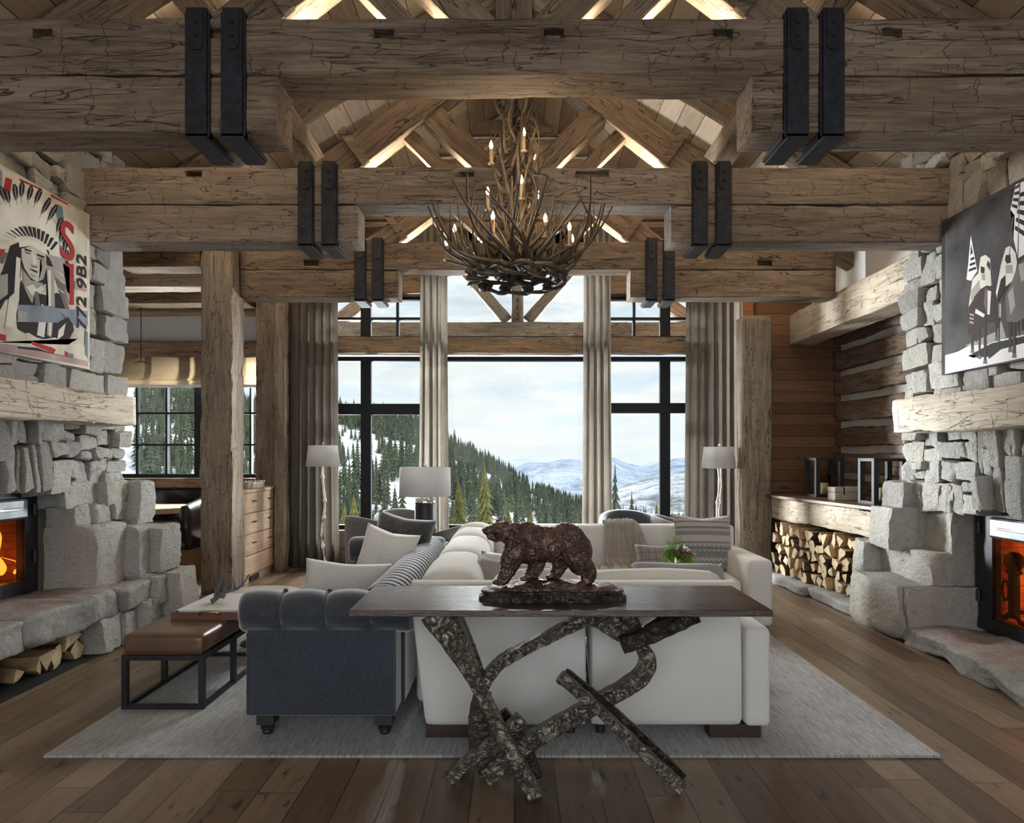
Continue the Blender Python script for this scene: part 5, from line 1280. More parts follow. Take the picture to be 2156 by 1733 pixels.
def antler(seed, L=.6, r0=.017, tines=4, curl=1.0, tip='antler', mat='antler', tsc=1.0, rise=2.0):
    """one shed antler: curved beam rising from the burr with forward tines"""
    r = random.Random(seed); b = BM(); n = 14; pts = []; rad = []
    for i in range(n + 1):
        u = i / n
        pts.append(Vector((L * (u * .92), curl * L * .16 * math.sin(u * PI * .9) + .02 * math.sin(u * 5 + seed), L * .50 * u ** rise * curl + .015 * math.sin(u * 7 + seed * 2))))
        rad.append(r0 * (1 - u * .8) * (1 + .12 * math.sin(u * 13 + seed)) + .0015)
    rad[0] = r0 * 1.35; tube(b, pts, rad, 8)
    for k_ in range(tines):
        u = .10 + .70 * k_ / max(1, tines - 1) + r.uniform(-.04, .04); i = int(u * n); base = pts[i]; tl = L * r.uniform(.26, .42) * tsc
        dx, dy = r.uniform(-.1, .45), r.uniform(-.55, .1); up = Vector((dx, dy, 1)).normalized()
        tp = [base + up * tl * v + Vector((tl * .16 * v * v, tl * .12 * math.sin(v * 2), 0)) * (1 if k_ % 2 else -.5) for v in (0, .25, .5, .75, 1)]
        tube(b, tp, [rad[i] * .8, rad[i] * .66, rad[i] * .5, rad[i] * .32, .0015], 7)
    return obj('antler', b, mat, None, True)
def to_thing(o, nm, lab, cat, loc, rot, sc_=1):
    o.name = nm; o.location = loc; o.rotation_euler = rot; o.scale = (sc_,) * 3; return tag(o, lab, cat)
plain('antler_grey', (.10, .10, .115), .4, var=.3, scale=14)
t = thing('antler_sculpture', 'dark grey cast antlers lying on the book beside the blue sofa arm', 'ornament', (-1.93, 4.78, .515))
for i, (rx, ry, rz, q, off) in enumerate(((0, -.1, .25, .27, (-.09, -.02, .016)), (.2, -.35, 2.3, .20, (-.02, .03, .016)))):
    a = antler(50 + i, q, .014, 4, 1.0, mat='antler_grey', tsc=1.25); a.parent = t; a.location = off; a.rotation_euler = (rx, ry, rz)
t = thing('side_table', 'pale oval-topped side table just beyond the book and blue sofa arm', 'table', (-2.0, 5.62, 0))
b = BM(); lathe(b, [(.01, .385), (.28, .385), (.29, .392), (.29, .412), (.28, .42), (.01, .42)], (-2.0, 5.62, 0), 40, sx=1.1, sy=1.0); obj('table_top', b, 'table_stone', t, True)
b = BM(); lathe(b, [(.15, .016), (.15, .03), (.03, .06), (.03, .34), (.06, .386)], (-2.0, 5.62, 0), 24); obj('pedestal', b, 'charcoal_wood', t, True)
# ------------------------------------------------------------------ lamps
def floor_lamp(label, x, y, zs0, zs1, seed):
    t = thing('floor_lamp', label, 'floor lamp', (x, y, 0))
    b = BM(); r = random.Random(seed); pts = []; rad = []
    n = 40
    for i in range(n + 1):
        u = i / n; z = .03 + (zs0 - .0) * u; pts.append((x + .02 * math.sin(u * 11 + seed) * (1 - u * .4), y + .012 * math.cos(u * 9), z))
        rad.append(.016 + .006 * abs(math.sin(u * 19 + seed)) + .05 * max(0, 1 - u * 9) ** 1.4 + (.012 if r.random() < .12 else 0))
    tube(b, pts, rad, 10); obj('pole', b, 'antique_silver', t, True)
    for k_ in range(3):
        a = 2 * PI * k_ / 3 + .5; b = BM()
        tube(b, [(x, y, .10), (x + .05 * math.cos(a), y + .05 * math.sin(a), .05), (x + .15 * math.cos(a), y + .15 * math.sin(a), .014), (x + .19 * math.cos(a), y + .19 * math.sin(a), .012)], [.02, .016, .012, .009], 8); obj('root_foot', b, 'antique_silver', t, True)
    b = BM(); R0, R1 = .215, .185; seg = 40
    a_ = [ring(b, [(x + q * math.cos(2 * PI * i / seg), y + q * math.sin(2 * PI * i / seg), z) for i in range(seg)]) for q, z in ((R0, zs0), (R1, zs1), (R1 - .004, zs1), (R0 - .004, zs0))]
    for i in range(4): bridge(b, a_[i], a_[(i + 1) % 4])
    sh = obj('lamp_shade', b, 'lampshade_white', t, True)
    b = BM(); lathe(b, [(.006, zs1 - .05), (.006, zs1 + .01), (.012, zs1 + .02), (.010, zs1 + .04), (.002, zs1 + .045)], (x, y, 0), 12); obj('finial', b, 'polished_nickel', t, True)
    return t
q = P(680, 938, 9.15); floor_lamp('silver twig floor lamp with white shade before the outer left curtain', q.x, 9.15, 1.5 - 24 * 9.15 / F, 1.5 + 20 * 9.15 / F, 1)
q = P(1513, 938, 9.1); floor_lamp('silver twig floor lamp with white shade before the outer right curtain', q.x, 9.1, 1.5 - 28 * 9.1 / F, 1.5 + 17 * 9.1 / F, 5)
ly = 7.5; lx = (895 - CX) * ly / F
t = thing('table_lamp', 'drum-shaded table lamp on a dark cylinder base behind the blue sofa', 'table lamp', (lx, ly, .60))
b = BM(); lathe(b, [(.105, .60), (.107, .61), (.107, 1.0), (.10, 1.01), (.02, 1.01)], (lx, ly, 0), 32); obj('cylinder_base', b, 'armchair_grey' if False else 'charcoal_wood', t, True)
b = BM(); lathe(b, [(.105, .985), (.107, .99), (.107, 1.035), (.10, 1.04), (.03, 1.04), (.03, 1.06), (.012, 1.065), (.012, 1.39), (.02, 1.40), (.008, 1.42)], (lx, ly, 0), 32); obj('metal_collar', b, 'polished_nickel', t, True)
b = BM(); seg = 44; R0, z0_, z1_ = .272, 1.5 - 86 * ly / F, 1.5 - 26 * ly / F
a_ = [ring(b, [(lx + q * math.cos(2 * PI * i / seg), ly + q * math.sin(2 * PI * i / seg), z) for i in range(seg)]) for q, z in ((R0, z0_), (R0 - .006, z1_), (R0 - .01, z1_), (R0 - .004, z0_))]
for i in range(4): bridge(b, a_[i], a_[(i + 1) % 4])
obj('lamp_shade', b, 'lampshade_white', t, True)
t = thing('end_table', 'dark end table under the drum lamp, hidden behind the blue sofa', 'table', (lx, ly, 0))
b = BM(); rbox(b, lx - .25, lx + .25, ly - .25, ly + .22, .565, .598, .006); obj('table_top', b, 'charcoal_wood', t)
for x in (-.21, .21):
    for y in (-.21, .18): b = BM(); box(b, lx + x - .02, lx + x + .02, ly + y - .02, ly + y + .02, .016, .565); obj('leg', b, 'charcoal_wood', t)
# barrel armchairs by the window
def armchair(label, x, y, rz, mat, zt=.78):
    t = thing('barrel_chair', label, 'armchair', (x, y, 0)); t.rotation_euler.z = rz
    b = BM(); seg = 36; rows = []
    for i in range(seg + 1):
        a = PI * (-.18 + 1.36 * i / seg); c_, s_ = math.cos(a), math.sin(a)
        h = zt - .20 * (abs(a - PI / 2) / (PI * .68)) ** 2
        sec = [(.30, .12), (.37, .12), (.385, h - .06), (.375, h - .01), (.35, h), (.315, h - .01), (.30, h - .06)]
        rows.append([b.verts.new((r * c_, r * s_, z)) for r, z in sec])
    for r0, r1 in zip(rows, rows[1:]): bridge(b, r0, r1)
    b.faces.new(rows[0][::-1]); b.faces.new(rows[-1])
    obj('barrel_back', b, mat, t, True, local=True)
    b = BM(); lathe(b, [(.02, .12), (.28, .12), (.30, .15), (.30, .36), (.27, .42), (.02, .44)], (0, 0, 0), 36, sy=.97); obj('seat_cushion', b, mat, t, True, local=True)
    for a in (.3, 1.3, 2.3, 3.3, 4.3): pass
    for sx_, sy_ in ((-.2, -.2), (.2, -.2), (-.2, .2), (.2, .2)): b = BM(); tube(b, [(sx_, sy_, 0), (sx_ * .95, sy_ * .95, .14)], [.014, .022], 8); obj('leg', b, 'charcoal_wood', t, False, local=True)
    return t
armchair('grey barrel chair nearest outer left curtain, behind the far arm of blue sofa', (800 - CX) * 7.95 / F, 7.95, 2.3, 'armchair_grey', .84)
armchair('grey barrel chair standing partly behind the drum lamp base', (850 - CX) * 8.75 / F + .02, 8.75, .5, 'armchair_grey', .82)
armchair('grey armchair close to the narrow left curtain, right of the lamp base', (935 - CX) * 7.9 / F, 7.95, -1.9, 'armchair_grey', .76)
armchair('dark charcoal curved chair behind the throw, by the right window', (1330 - CX) * 8.3 / F, 8.3, .25, 'charcoal_fur' if False else 'blue_velvet', .84)
armchair('low grey chair behind sofa back near the outer right curtain', (1405 - CX) * 8.45 / F + .18, 8.55, 1.4, 'armchair_grey', .79)
# ------------------------------------------------------------------ drawer cabinet, glass tray
t = thing('drawer_cabinet', 'pale oak drawer cabinet between the two left posts', 'cabinet', (-3.25, 8.65, 0))
ya, yb = 8.0, 9.32; xf = -3.09
b = BM(); box(b, -3.36, xf - .02, ya, yb, .0, 1.06); obj('body', b, 'drawer_wood', t)
b = BM(); rbox(b, -3.37, xf + .02, ya - .005, yb + .02, 1.06, 1.10, .004); obj('worktop', b, 'drawer_wood', t)
for k_, (z0_, z1_) in enumerate(((.82, 1.055), (.575, .813), (.33, .568), (.10, .323))):
    o = timber('drawer', (xf - .005, ya + .01, (z0_ + z1_) / 2), (xf - .005, yb - .01, (z0_ + z1_) / 2), .028, z1_ - z0_, 'drawer_wood', t, amp=.0008)
    bpy.context.view_layer.update()
    if k_ < 3:
        for y in (8.42, 8.95):
            b = BM(); z = (z0_ + z1_) / 2 + .02 - 0
            tube(b, [(xf + .008, y - .045, z), (xf + .035, y - .04, z), (xf + .04, y, z + .004), (xf + .035, y + .04, z), (xf + .008, y + .045, z)], .007, 8)
            hobj = obj('handle', b, 'black_steel', o, True, local=True)
            hobj.matrix_local = o.matrix_local.inverted() @ Matrix.Translation(-t.location)
b = BM(); box(b, xf - .01, xf + .002, 8.35, 8.62, .015, .075); obj('floor_vent', b, 'ash_black', t)
plain('crystal', (.62, .58, .48), .15, var=.3, scale=30)
t = thing('glass_tray', 'ribbed amber and silver tray standing on the drawer cabinet', 'tray', (-3.3, 8.75, 1.10))
b = BM(); seg = 64; c0 = (-3.20, 8.6)
rows = [ring(b, [(c0[0] + (q + .004 * math.cos(16 * 2 * PI * i / seg)) * math.cos(2 * PI * i / seg), c0[1] + 1.5 * (q + .004 * math.cos(16 * 2 * PI * i / seg)) * math.sin(2 * PI * i / seg), z) for i in range(seg)]) for q, z in ((.12, 1.102), (.16, 1.106), (.155, 1.16), (.165, 1.175), (.15, 1.175), (.145, 1.12), (.02, 1.115))]
for r0, r1 in zip(rows, rows[1:]): bridge(b, r0, r1)
b.faces.new(rows[0][::-1]); b.faces.new(rows[-1]); obj('ribbed_bowl', b, 'crystal', t, True)
b = BM()
for i in range(30):
    a = 2 * PI * i / 30; bmesh.ops.create_icosphere(b, subdivisions=1, radius=.011, matrix=Matrix.Translation((c0[0] + .158 * math.cos(a), c0[1] + .24 * math.sin(a), 1.183)))
obj('beaded_rim', b, 'polished_nickel', t, True)
# ------------------------------------------------------------------ nook: banquette, table, pendant
t = thing('banquette', 'black tufted leather banquette round the dining nook', 'banquette', (-5.2, 9.8, 0))
def tufted(name, x0, x1, y, z0, z1, nx_, parent):
    b = BM(); m, n_ = nx_ * 8, 16; rows = []
    for j in range(n_ + 1):
        row = []
        for i in range(m + 1):
            u, v = i / m, j / n_; X_ = u * nx_; Z_ = v * 2
            g = abs(math.sin(PI * (X_ + Z_) / 1.0 * .5 * 1)) * abs(math.sin(PI * (X_ - Z_) * .5))
            row.append(b.verts.new((x0 + (x1 - x0) * u, y - .03 - .055 * g ** .5 * math.sin(PI * min(1, max(0, v * .9 + .08))), z0 + (z1 - z0) * v)))
        rows.append(row)
    for r0, r1 in zip(rows, rows[1:]):
        for i in range(m): b.faces.new((r0[i], r0[i + 1], r1[i + 1], r1[i]))
    bmesh.ops.solidify(b, geom=list(b.faces), thickness=-.04)
    return obj(name, b, 'black_leather', parent, True)
tufted('tufted_back', -6.9, -3.6, 11.05, .45, .98, 9, t)
cushion('seat_cushion', -6.9, -3.6, 10.45, 11.05, .40, .50, 'black_leather', t, .04, .008)
b = BM(); box(b, -6.9, -3.6, 10.5, 11.1, 0, .40); box(b, -6.2, -3.78, 8.3, 8.75, 0, .40); box(b, -3.85, -3.6, 8.75, 10.5, 0, .4); obj('wooden_base', b, 'nook_boards', t)
cushion('seat_cushion', -6.2, -3.80, 8.22, 8.8, .40, .50, 'black_leather', t, .04, .008)
b = BM(); rows = []
for i in range(17):
    u = i / 16; a = -PI * .5 * 0 + u * PI * .5
    x = -3.78 - .0; y_ = 8.25 + .9 * u
    rows.append([b.verts.new(p) for p in ((x - .10, y_, .48), (x - .12, y_, .80 + .1 * math.sin(u * PI / 2)), (x - .08, y_, .90 + .08 * math.sin(u * PI / 2)), (x - .02, y_, .90 + .08 * math.sin(u * PI / 2)), (x + .02, y_, .84), (x + .02, y_, .40), (x - .1, y_, .40))])
for r0, r1 in zip(rows, rows[1:]): bridge(b, r0, r1)
b.faces.new(rows[0][::-1]); b.faces.new(rows[-1]); obj('curved_end', b, 'black_leather', t, True)
t = thing('dining_table', 'thick wood topped dining table in the nook, catching window light', 'table', (-5.1, 9.6, 0))
b = BM(); prism(b, [(-6.6, 9.0), (-4.95, 9.05), (-4.25, 9.75), (-4.25, 10.3), (-6.6, 10.3)], 'z', .72, .79); obj('table_top', b, 'drawer_wood', t)
b = BM(); box(b, -5.6, -5.2, 9.5, 9.9, 0, .72); obj('pedestal', b, 'warm_wood', t)
q = P(297, 760, 9.6); t = thing('pendant_fixture', 'small thin black branching fixture hanging in front of the roman shade', 'pendant light', (q.x, 9.6, q.z))
b = BM(); tube(b, [(q.x, 9.6, q.z), (q.x, 9.6, 3.84)], .006, 6); obj('stem', b, 'black_steel', t)
for s in (-1, 1):
    for yy in (-.02, .02): b = BM(); tube(b, [(q.x, 9.6 + yy, q.z - .01), (q.x + s * .04, 9.6 + yy, q.z - .012), (q.x + s * .08, 9.6 + yy * 2, q.z - .04)], [.007, .006, .003], 6); obj('twig_arm', b, 'black_steel', t)
# ------------------------------------------------------------------ right ledge, lanterns, log store
t = thing('window_ledge', 'walnut topped hewn timber ledge above the stacked firewood', 'ledge', (3.5, 7.5, 0))
top = [(3.08, 9.2), (3.12, 8.4), (3.33, 6.62), (3.33, 6.45), (4.2, 6.45), (4.2, 9.2)]
b = BM(); prism(b, top, 'z', .985, 1.015); obj('ledge_top', b, 'tray_wood', t)
timber('ledge_timber', (3.14 + .14, 9.15, .855), (3.36 + .14, 6.50, .845), .26, .25, 'pale_wood', t, amp=.02)
b = BM(); rock(b, 3.1, 3.6, 6.5, 7.6, 0, .10, .02, .012, 10, 3); rock(b, 3.02, 3.5, 7.55, 9.1, 0, .10, .02, .012, 10, 5)
o = obj('store_curb', b, 'hearth_stone', None, True); tag(o, 'low grey stone curb under the stacked firewood', 'stone curb')
b = BM(); box(b, 3.75, 3.8, 6.42, 9.2, 0, .97); struct(obj('wall_log_store', b, 'wall_boards_side'))
def lantern(label, x, y, s_, z0=1.016):
    t = thing('lantern', label, 'lantern', (x, y, z0)); w, h = .13 * s_, .43 * s_; c = .024
    b = BM()
    for a, e in ((-1, -1), (-1, 1), (1, -1), (1, 1)): box(b, x + a * w - c, x + a * w + c, y + e * w - c, y + e * w + c, z0, z0 + h)
    for z in (z0, z0 + h - .03):
        for a in (-1, 1):
            box(b, x - w, x + w, y + a * w - c * .9, y + a * w + c * .9, z, z + .03); box(b, x + a * w - c * .9, x + a * w + c * .9, y - w, y + w, z, z + .03)
    obj('lantern_frame', b, 'black_steel', t)
    b = BM(); seg = 24; a_ = [ring(b, [(x + q * math.cos(2 * PI * i / seg), y + q * math.sin(2 * PI * i / seg), z) for i in range(seg)]) for q, z in ((.07, z0 + .03), (.07, z0 + .24 * s_), (.066, z0 + .24 * s_), (.066, z0 + .03))]
    for i in range(4): bridge(b, a_[i], a_[(i + 1) % 4])
    obj('glass_cylinder', b, 'clear_glass', t, True)
    b = BM(); lathe(b, [(.045, z0 + .031), (.047, z0 + .04), (.047, z0 + .155), (.04, z0 + .16), (.01, z0 + .152)], (x, y, 0), 24); ca = obj('candle', b, 'wax', t, True)
    b = BM(); tube(b, [(x, y, z0 + .15), (x, y, z0 + .175)], .002, 6); obj('wick', b, 'ash_black', ca)
q = P(1735, 1055, 8.3); lantern('black framed candle lantern standing in front of the plank wall', q.x, 8.3, 1.05)
q = P(1857, 1070, 7.05); lantern('bigger black candle lantern, next to the stone chimney on the ledge', q.x, 7.05, 1.05)
t = thing('keepsake_box', 'pale stone-like lidded box between the two lanterns', 'box', (3.66, 7.6, 1.016))
q = P(1745, 1064, 7.75); qx = q.x
b = BM(); rbox(b, qx, qx + .32, 7.6, 7.78, 1.016, 1.10, .004); obj('box_body', b, 'pale_box', t)
b = BM(); rbox(b, qx - .003, qx + .323, 7.597, 7.783, 1.102, 1.155, .004); obj('lid', b, 'pale_box', t)
b = BM(); box(b, qx + .09, qx + .10, 7.588, 7.60, 1.075, 1.157); obj('clasp', b, 'black_steel', t)
# split firewood
def split_log(seed, L=.34, r0=.075):
    """wedge split from a round: bark on the arc, pale wood on the faces and the ends"""
    r = random.Random(seed); b = BM(); kind = seed % 4
    if kind == 0: poly = [(0, 0)] + [(math.cos(a), math.sin(a)) for a in (PI * (.18 + .44 * k_ / 4) for k_ in range(5))]
    elif kind == 1: poly = [(-.2, -.3), (.75, -.35)] + [(math.cos(a) * .95, math.sin(a) * .95) for a in (PI * (.1 + .7 * k_ / 5) for k_ in range(6))]
    elif kind == 2: poly = [(-.75, -.2), (.7, -.35), (.15, .8)]
    else: poly = [(-.5, -.4), (.45, -.5), (.6, .35), (-.1, .65)]
    bark_from = {0: 1, 1: 2, 2: 1, 3: 2}[kind]; nn = len(poly)
    cx_ = sum(p[0] for p in poly) / nn; cy_ = sum(p[1] for p in poly) / nn
    A = []
    for f in (0, .33, .66, 1):
        A.append(ring(b, [(L * f + (.01 * r.uniform(-1, 1) if f in (0, 1) else 0), r0 * (x - cx_) * 1.25 * (1 + .1 * r.uniform(-1, 1)), r0 * (y - cy_) * 1.25 * (1 + .1 * r.uniform(-1, 1))) for x, y in poly]))
    for q, w in zip(A, A[1:]):
        for i in range(nn):
            f = b.faces.new((q[i], q[(i + 1) % nn], w[(i + 1) % nn], w[i])); f.material_index = 2 if bark_from <= i < nn - 1 and kind != 2 or (kind == 2 and i == 1) else 1
    for q in (A[0][::-1], A[-1]): f = b.faces.new(q); f.material_index = 0
    o = obj('split_log', b, ['cut_wood', 'split_wood', 'bark'], None); return o
LOGS = [split_log(i) for i in range(8)]
rl = random.Random(31); used = 0
def front_x(y): return 3.10 + (8.4 - y) * .13
spots = []
row = 0; z = .10
while z < .70:
    y = 6.66 + (.05 if row % 2 else 0)
    while y < 8.55: spots.append((y + rl.uniform(-.015, .015), z + .062)); y += rl.uniform(.118, .138)
    z += .116; row += 1
for i, (y, z) in enumerate(spots):
    if z > .70 - .05 * (y < 7.0): continue
    L_ = LOGS[i % 8]
    o = L_ if used < 8 else L_.copy()
    if used >= 8: C.objects.link(o)
    used += 1
    o.location = (front_x(y) + rl.uniform(-.01, .06), y, z); o.rotation_euler = (rl.uniform(0, 2 * PI), rl.uniform(-.05, .05), rl.uniform(-.12, .12))
    o.scale = (1.0, rl.uniform(.88, 1.1), rl.uniform(.88, 1.1)); tag(o, 'pale split firewood log stacked under the window ledge', 'firewood', 'split logs stacked under the ledge')
# logs in the left hearth niche
lab = ['split log lying lowest and nearest in the left hearth niche', 'rounded pale log beside the dark pier of the left hearth', 'pale wedge log leaning beneath the left hearth slab', 'flat log low in middle of the left niche', 'narrow pointed wedge log hanging high in the left niche', 'large pale split log face in the middle of left niche', 'tall narrow log tip near top of the left niche', 'half-round log toward far end of the left niche', 'thin pale log end topmost at far end of left niche']
px_ = [(40, 1440, 4.42, 1.0), (72, 1422, 4.55, 1.0), (96, 1388, 4.62, 1.25), (110, 1412, 4.68, 1.2), (134, 1358, 4.80, 1.2), (165, 1385, 4.86, 1.5), (172, 1340, 4.95, 1.1), (200, 1364, 5.08, 1.2), (213, 1333, 5.14, 1.0)]
for i, ((x, y, d, s_), l_) in enumerate(zip(px_, lab)):
    o = LOGS[(i * 3) % 8].copy(); C.objects.link(o); 
    if 'group' in o: del o['group']
    X_ = -3.20; z = max(.075, 1.5 - (y - CY) * (3.20 * F / (CX - x)) / F); dd = 3.20 * F / (CX - x)
    o.location = (X_ - .34, dd, max(.065, z)); o.rotation_euler = (rl.uniform(0, 6), rl.uniform(-.05, .05), rl.uniform(-.25, .25)); o.scale = (1, s_, s_); tag(o, l_, 'firewood')
# ------------------------------------------------------------------ console table on a cast bronze base
ZT = .83
t = thing('console_table', 'dark walnut console table on a tangled cast bronze base behind the ivory sofa', 'table', (.2, 3.36, 0))
b = BM(); rbox(b, -.715, 1.115, 3.07, 3.65, ZT - .028, ZT, .003, 2); obj('table_top', b, 'walnut', t)
def pb(pts, ws, hs, mat='cast_bronze', name='bronze_bar', n=6):
    """bar along picture points (x, y, depth)"""
    P3 = [P(x, y, d) for x, y, d in pts]; m = len(P3)
    ws = list(ws) if isinstance(ws, (list, tuple)) else [ws] * m; hs = list(hs) if isinstance(hs, (list, tuple)) else [hs] * m
    sp = smoothpath([(p.x, p.y, p.z, w, h) for p, w, h in zip(P3, ws, hs)], n)
    b = BM(); bar(b, [Vector(s[:3]) for s in sp], [s[3] * 1.18 for s in sp], [s[4] * 1.15 for s in sp], up=(0, 1, 0))
    bmesh.ops.subdivide_edges(b, edges=list(b.edges), cuts=1)
    for v in b.verts: v.co += noise.noise_vector(v.co * 30) * .0045; v.co.z = max(.004, min(ZT - .030, v.co.z))
    o = obj(name, b, mat, t, True)
    md = o.modifiers.new('e', 'EDGE_SPLIT'); md.split_angle = math.radians(38)
    return o
zf = lambda y, d: min(y, CY + (H - .012) * F / d)
pb([(922, 1284, 3.22), (960, 1350, 3.20), (1008, 1445, 3.18), (1050, 1530, 3.14), (1128, 1678, 3.10)], [.13, .095, .05, .05, .062], [.13, .10, .05, .05, .05])
pb([(948, 1290, 3.34), (985, 1360, 3.30), (1020, 1440, 3.24)], [.08, .055, .03], [.05, .04, .03])
pb([(1014, 1448, 3.26), (1040, 1408, 3.28), (1080, 1378, 3.30), (1160, 1338, 3.34), (1225, 1305, 3.38), (1250, 1296, 3.40)], [.05, .046, .042, .042, .05, .055], .07)
pb([(1225, 1302, 3.40), (1262, 1298, 3.40), (1300, 1322, 3.40), (1340, 1348, 3.38)], [.05, .085, .085, .05], [.06, .10, .10, .07])
pb([(1300, 1290, 3.42), (1320, 1305, 3.42), (1345, 1345, 3.38)], [.10, .09, .05], [.05, .06, .06])
pb([(1338, 1345, 3.38), (1362, 1385, 3.36), (1352, 1420, 3.34), (1320, 1445, 3.34), (1240, 1490, 3.34), (1160, 1535, 3.32), (1095, 1575, 3.28), (1020, 1640, 3.24)], [.05, .062, .066, .066, .066, .066, .07, .07], [.07, .07, .06, .06, .05, .05, .05, .05])
pb([(1016, 1462, 3.28), (1008, 1520, 3.32), (1012, 1580, 3.34), (1030, 1628, 3.30)], [.072, .082, .08, .07], .055)
pb([(1178, 1424, 3.20), (1235, 1470, 3.19), (1330, 1560, 3.17), (1435, 1658, 3.15)], [.045, .04, .04, .05], .05)
pb([(1190, 1415, 3.30), (1250, 1462, 3.30), (1345, 1545, 3.28), (1440, 1640, 3.19)], [.03, .03, .03, .03], .04, 'cast_bronze_dark')
pb([(945, 1640, 3.24), (1000, 1590, 3.22), (1060, 1545, 3.20), (1098, 1512, 3.20)], [.05, .042, .045, .055], .05)
pb([(950, 1625, 3.38), (1010, 1575, 3.38), (1085, 1515, 3.36)], .03, .04, 'cast_bronze_dark')
pb([(1055, 1500, 3.34), (1100, 1560, 3.32), (1128, 1640, 3.24)], [.05, .05, .05], .04, 'cast_bronze_dark')
pb([(1308, 1358, 3.24), (1390, 1328, 3.24), (1466, 1296, 3.26)], [.06, .055, .045], .06, 'cast_bronze_dark')
pb([(1335, 1340, 3.46), (1400, 1300, 3.46), (1425, 1290, 3.46)], .04, .04, 'cast_bronze_dark')
# ------------------------------------------------------------------ bear bronze
def bx(x, y): return ((x - CX) * 3.32 / F, H - (y - CY) * 3.32 / F)
def ell(b, x, y, rx, ry, yoff=0, rot=0, depth=None, seg=20):
    """ellipsoid by picture centre and picture radii; yoff metres toward the window"""
    X, Z = bx(x, y); k_ = 3.32 / F
    m = Matrix.Translation((X, 3.32 + yoff, Z)) @ Matrix.Rotation(math.radians(rot), 4, 'Y') @ Matrix.Diagonal((rx * k_, (depth if depth else min(rx, ry) * k_), ry * k_, 1))
    bmesh.ops.create_uvsphere(b, u_segments=seg, v_segments=seg // 2 + 2, radius=1, matrix=m)
def limb(b, pts, seg=12):
    k_ = 3.32 / F; q = smoothpath([(*((lambda a: (a[0], 3.32 + yo, a[1]))(bx(x, y))), r * k_) for x, y, yo, r in pts], 5)
    tube(b, [Vector(p[:3]) for p in q], [p[3] for p in q], seg)
t = thing('bear_sculpture', 'dark bronze walking bear sculpture on a moulded base, on the console table', 'sculpture', (.17, 3.32, ZT))
b = BM()
ell(b, 1112, 1144, 44, 43, 0, 0, .076); ell(b, 1110, 1118, 25, 20, 0, 0, .05)          # shoulder and hump
ell(b, 1155, 1146, 52, 38, 0, 0, .078); ell(b, 1192, 1140, 43, 40, 0, 20, .078)        # barrel and rump
ell(b, 1219, 1156, 27, 38, 0, -20, .07); ell(b, 1085, 1128, 30, 28, 0, 20, .058)
ell(b, 1066, 1120, 24, 22, 0, 0, .05); ell(b, 1052, 1115, 21, 17, 0, 0, .042)            # neck, skull
ell(b, 1038, 1117, 18, 10, 0, 8, .026); ell(b, 1027, 1119, 12, 7.5, 0, 6, .019); ell(b, 1038, 1133, 15, 6, 0, 22, .019); ell(b, 1050, 1122, 14, 15, 0, 0, .034)
ell(b, 1018, 1116, 4, 4, 0, 0, .010); ell(b, 1043, 1108, 7, 4, -.018, 0, .010); ell(b, 1043, 1108, 7, 4, .018, 0, .010)
for yo in (-.030, .030): ell(b, 1066 if yo < 0 else 1049, 1101 if yo < 0 else 1100, 6, 7, yo, 0, .008, 10)
limb(b, [(1092, 1145, -.035, 30), (1078, 1172, -.045, 24), (1070, 1196, -.05, 18), (1062, 1212, -.05, 15), (1052, 1220, -.052, 12)])     # near fore
limb(b, [(1128, 1155, .03, 30), (1130, 1180, .035, 23), (1127, 1200, .038, 17), (1119, 1212, .038, 14), (1110, 1219, .04, 11)])    # off fore
limb(b, [(1180, 1155, .035, 32), (1182, 1180, .04, 24), (1178, 1198, .045, 17), (1172, 1210, .045, 14), (1164, 1216, .045, 11)])     # off hind
limb(b, [(1208, 1150, -.03, 36), (1217, 1178, -.04, 28), (1234, 1198, -.045, 19), (1237, 1212, -.045, 15), (1228, 1222, -.047, 13)])    # near hind
for x, y, yo in ((1048, 1222, -.052), (1104, 1222, .04), (1160, 1218, .045), (1222, 1226, -.047)): ell(b, x, y, 12, 6.5, yo, 0, .026, 12)
o = obj('bear_body', b, 'bear_bronze', t, True)
md = o.modifiers.new('r', 'REMESH'); md.mode = 'VOXEL'; md.voxel_size = .0034; md.use_smooth_shade = True
md = o.modifiers.new('s', 'SMOOTH'); md.factor = .5; md.iterations = 5
tx = bpy.data.textures.new('clay', 'CLOUDS'); tx.noise_scale = .012; tx.noise_depth = 2
md = o.modifiers.new('d', 'DISPLACE'); md.texture = tx; md.strength = .008; md.mid_level = .5
tx = bpy.data.textures.new('clay_big', 'CLOUDS'); tx.noise_scale = .05
md = o.modifiers.new('d2', 'DISPLACE'); md.texture = tx; md.strength = .012; md.mid_level = .5
for yo in (-.022,):
    b = BM(); X, Z = bx(1040, 1115); bmesh.ops.create_uvsphere(b, u_segments=10, v_segments=8, radius=.0045, matrix=Matrix.Translation((X, 3.32 - .033, Z))); obj('eye', b, 'mirror_black', o, True)
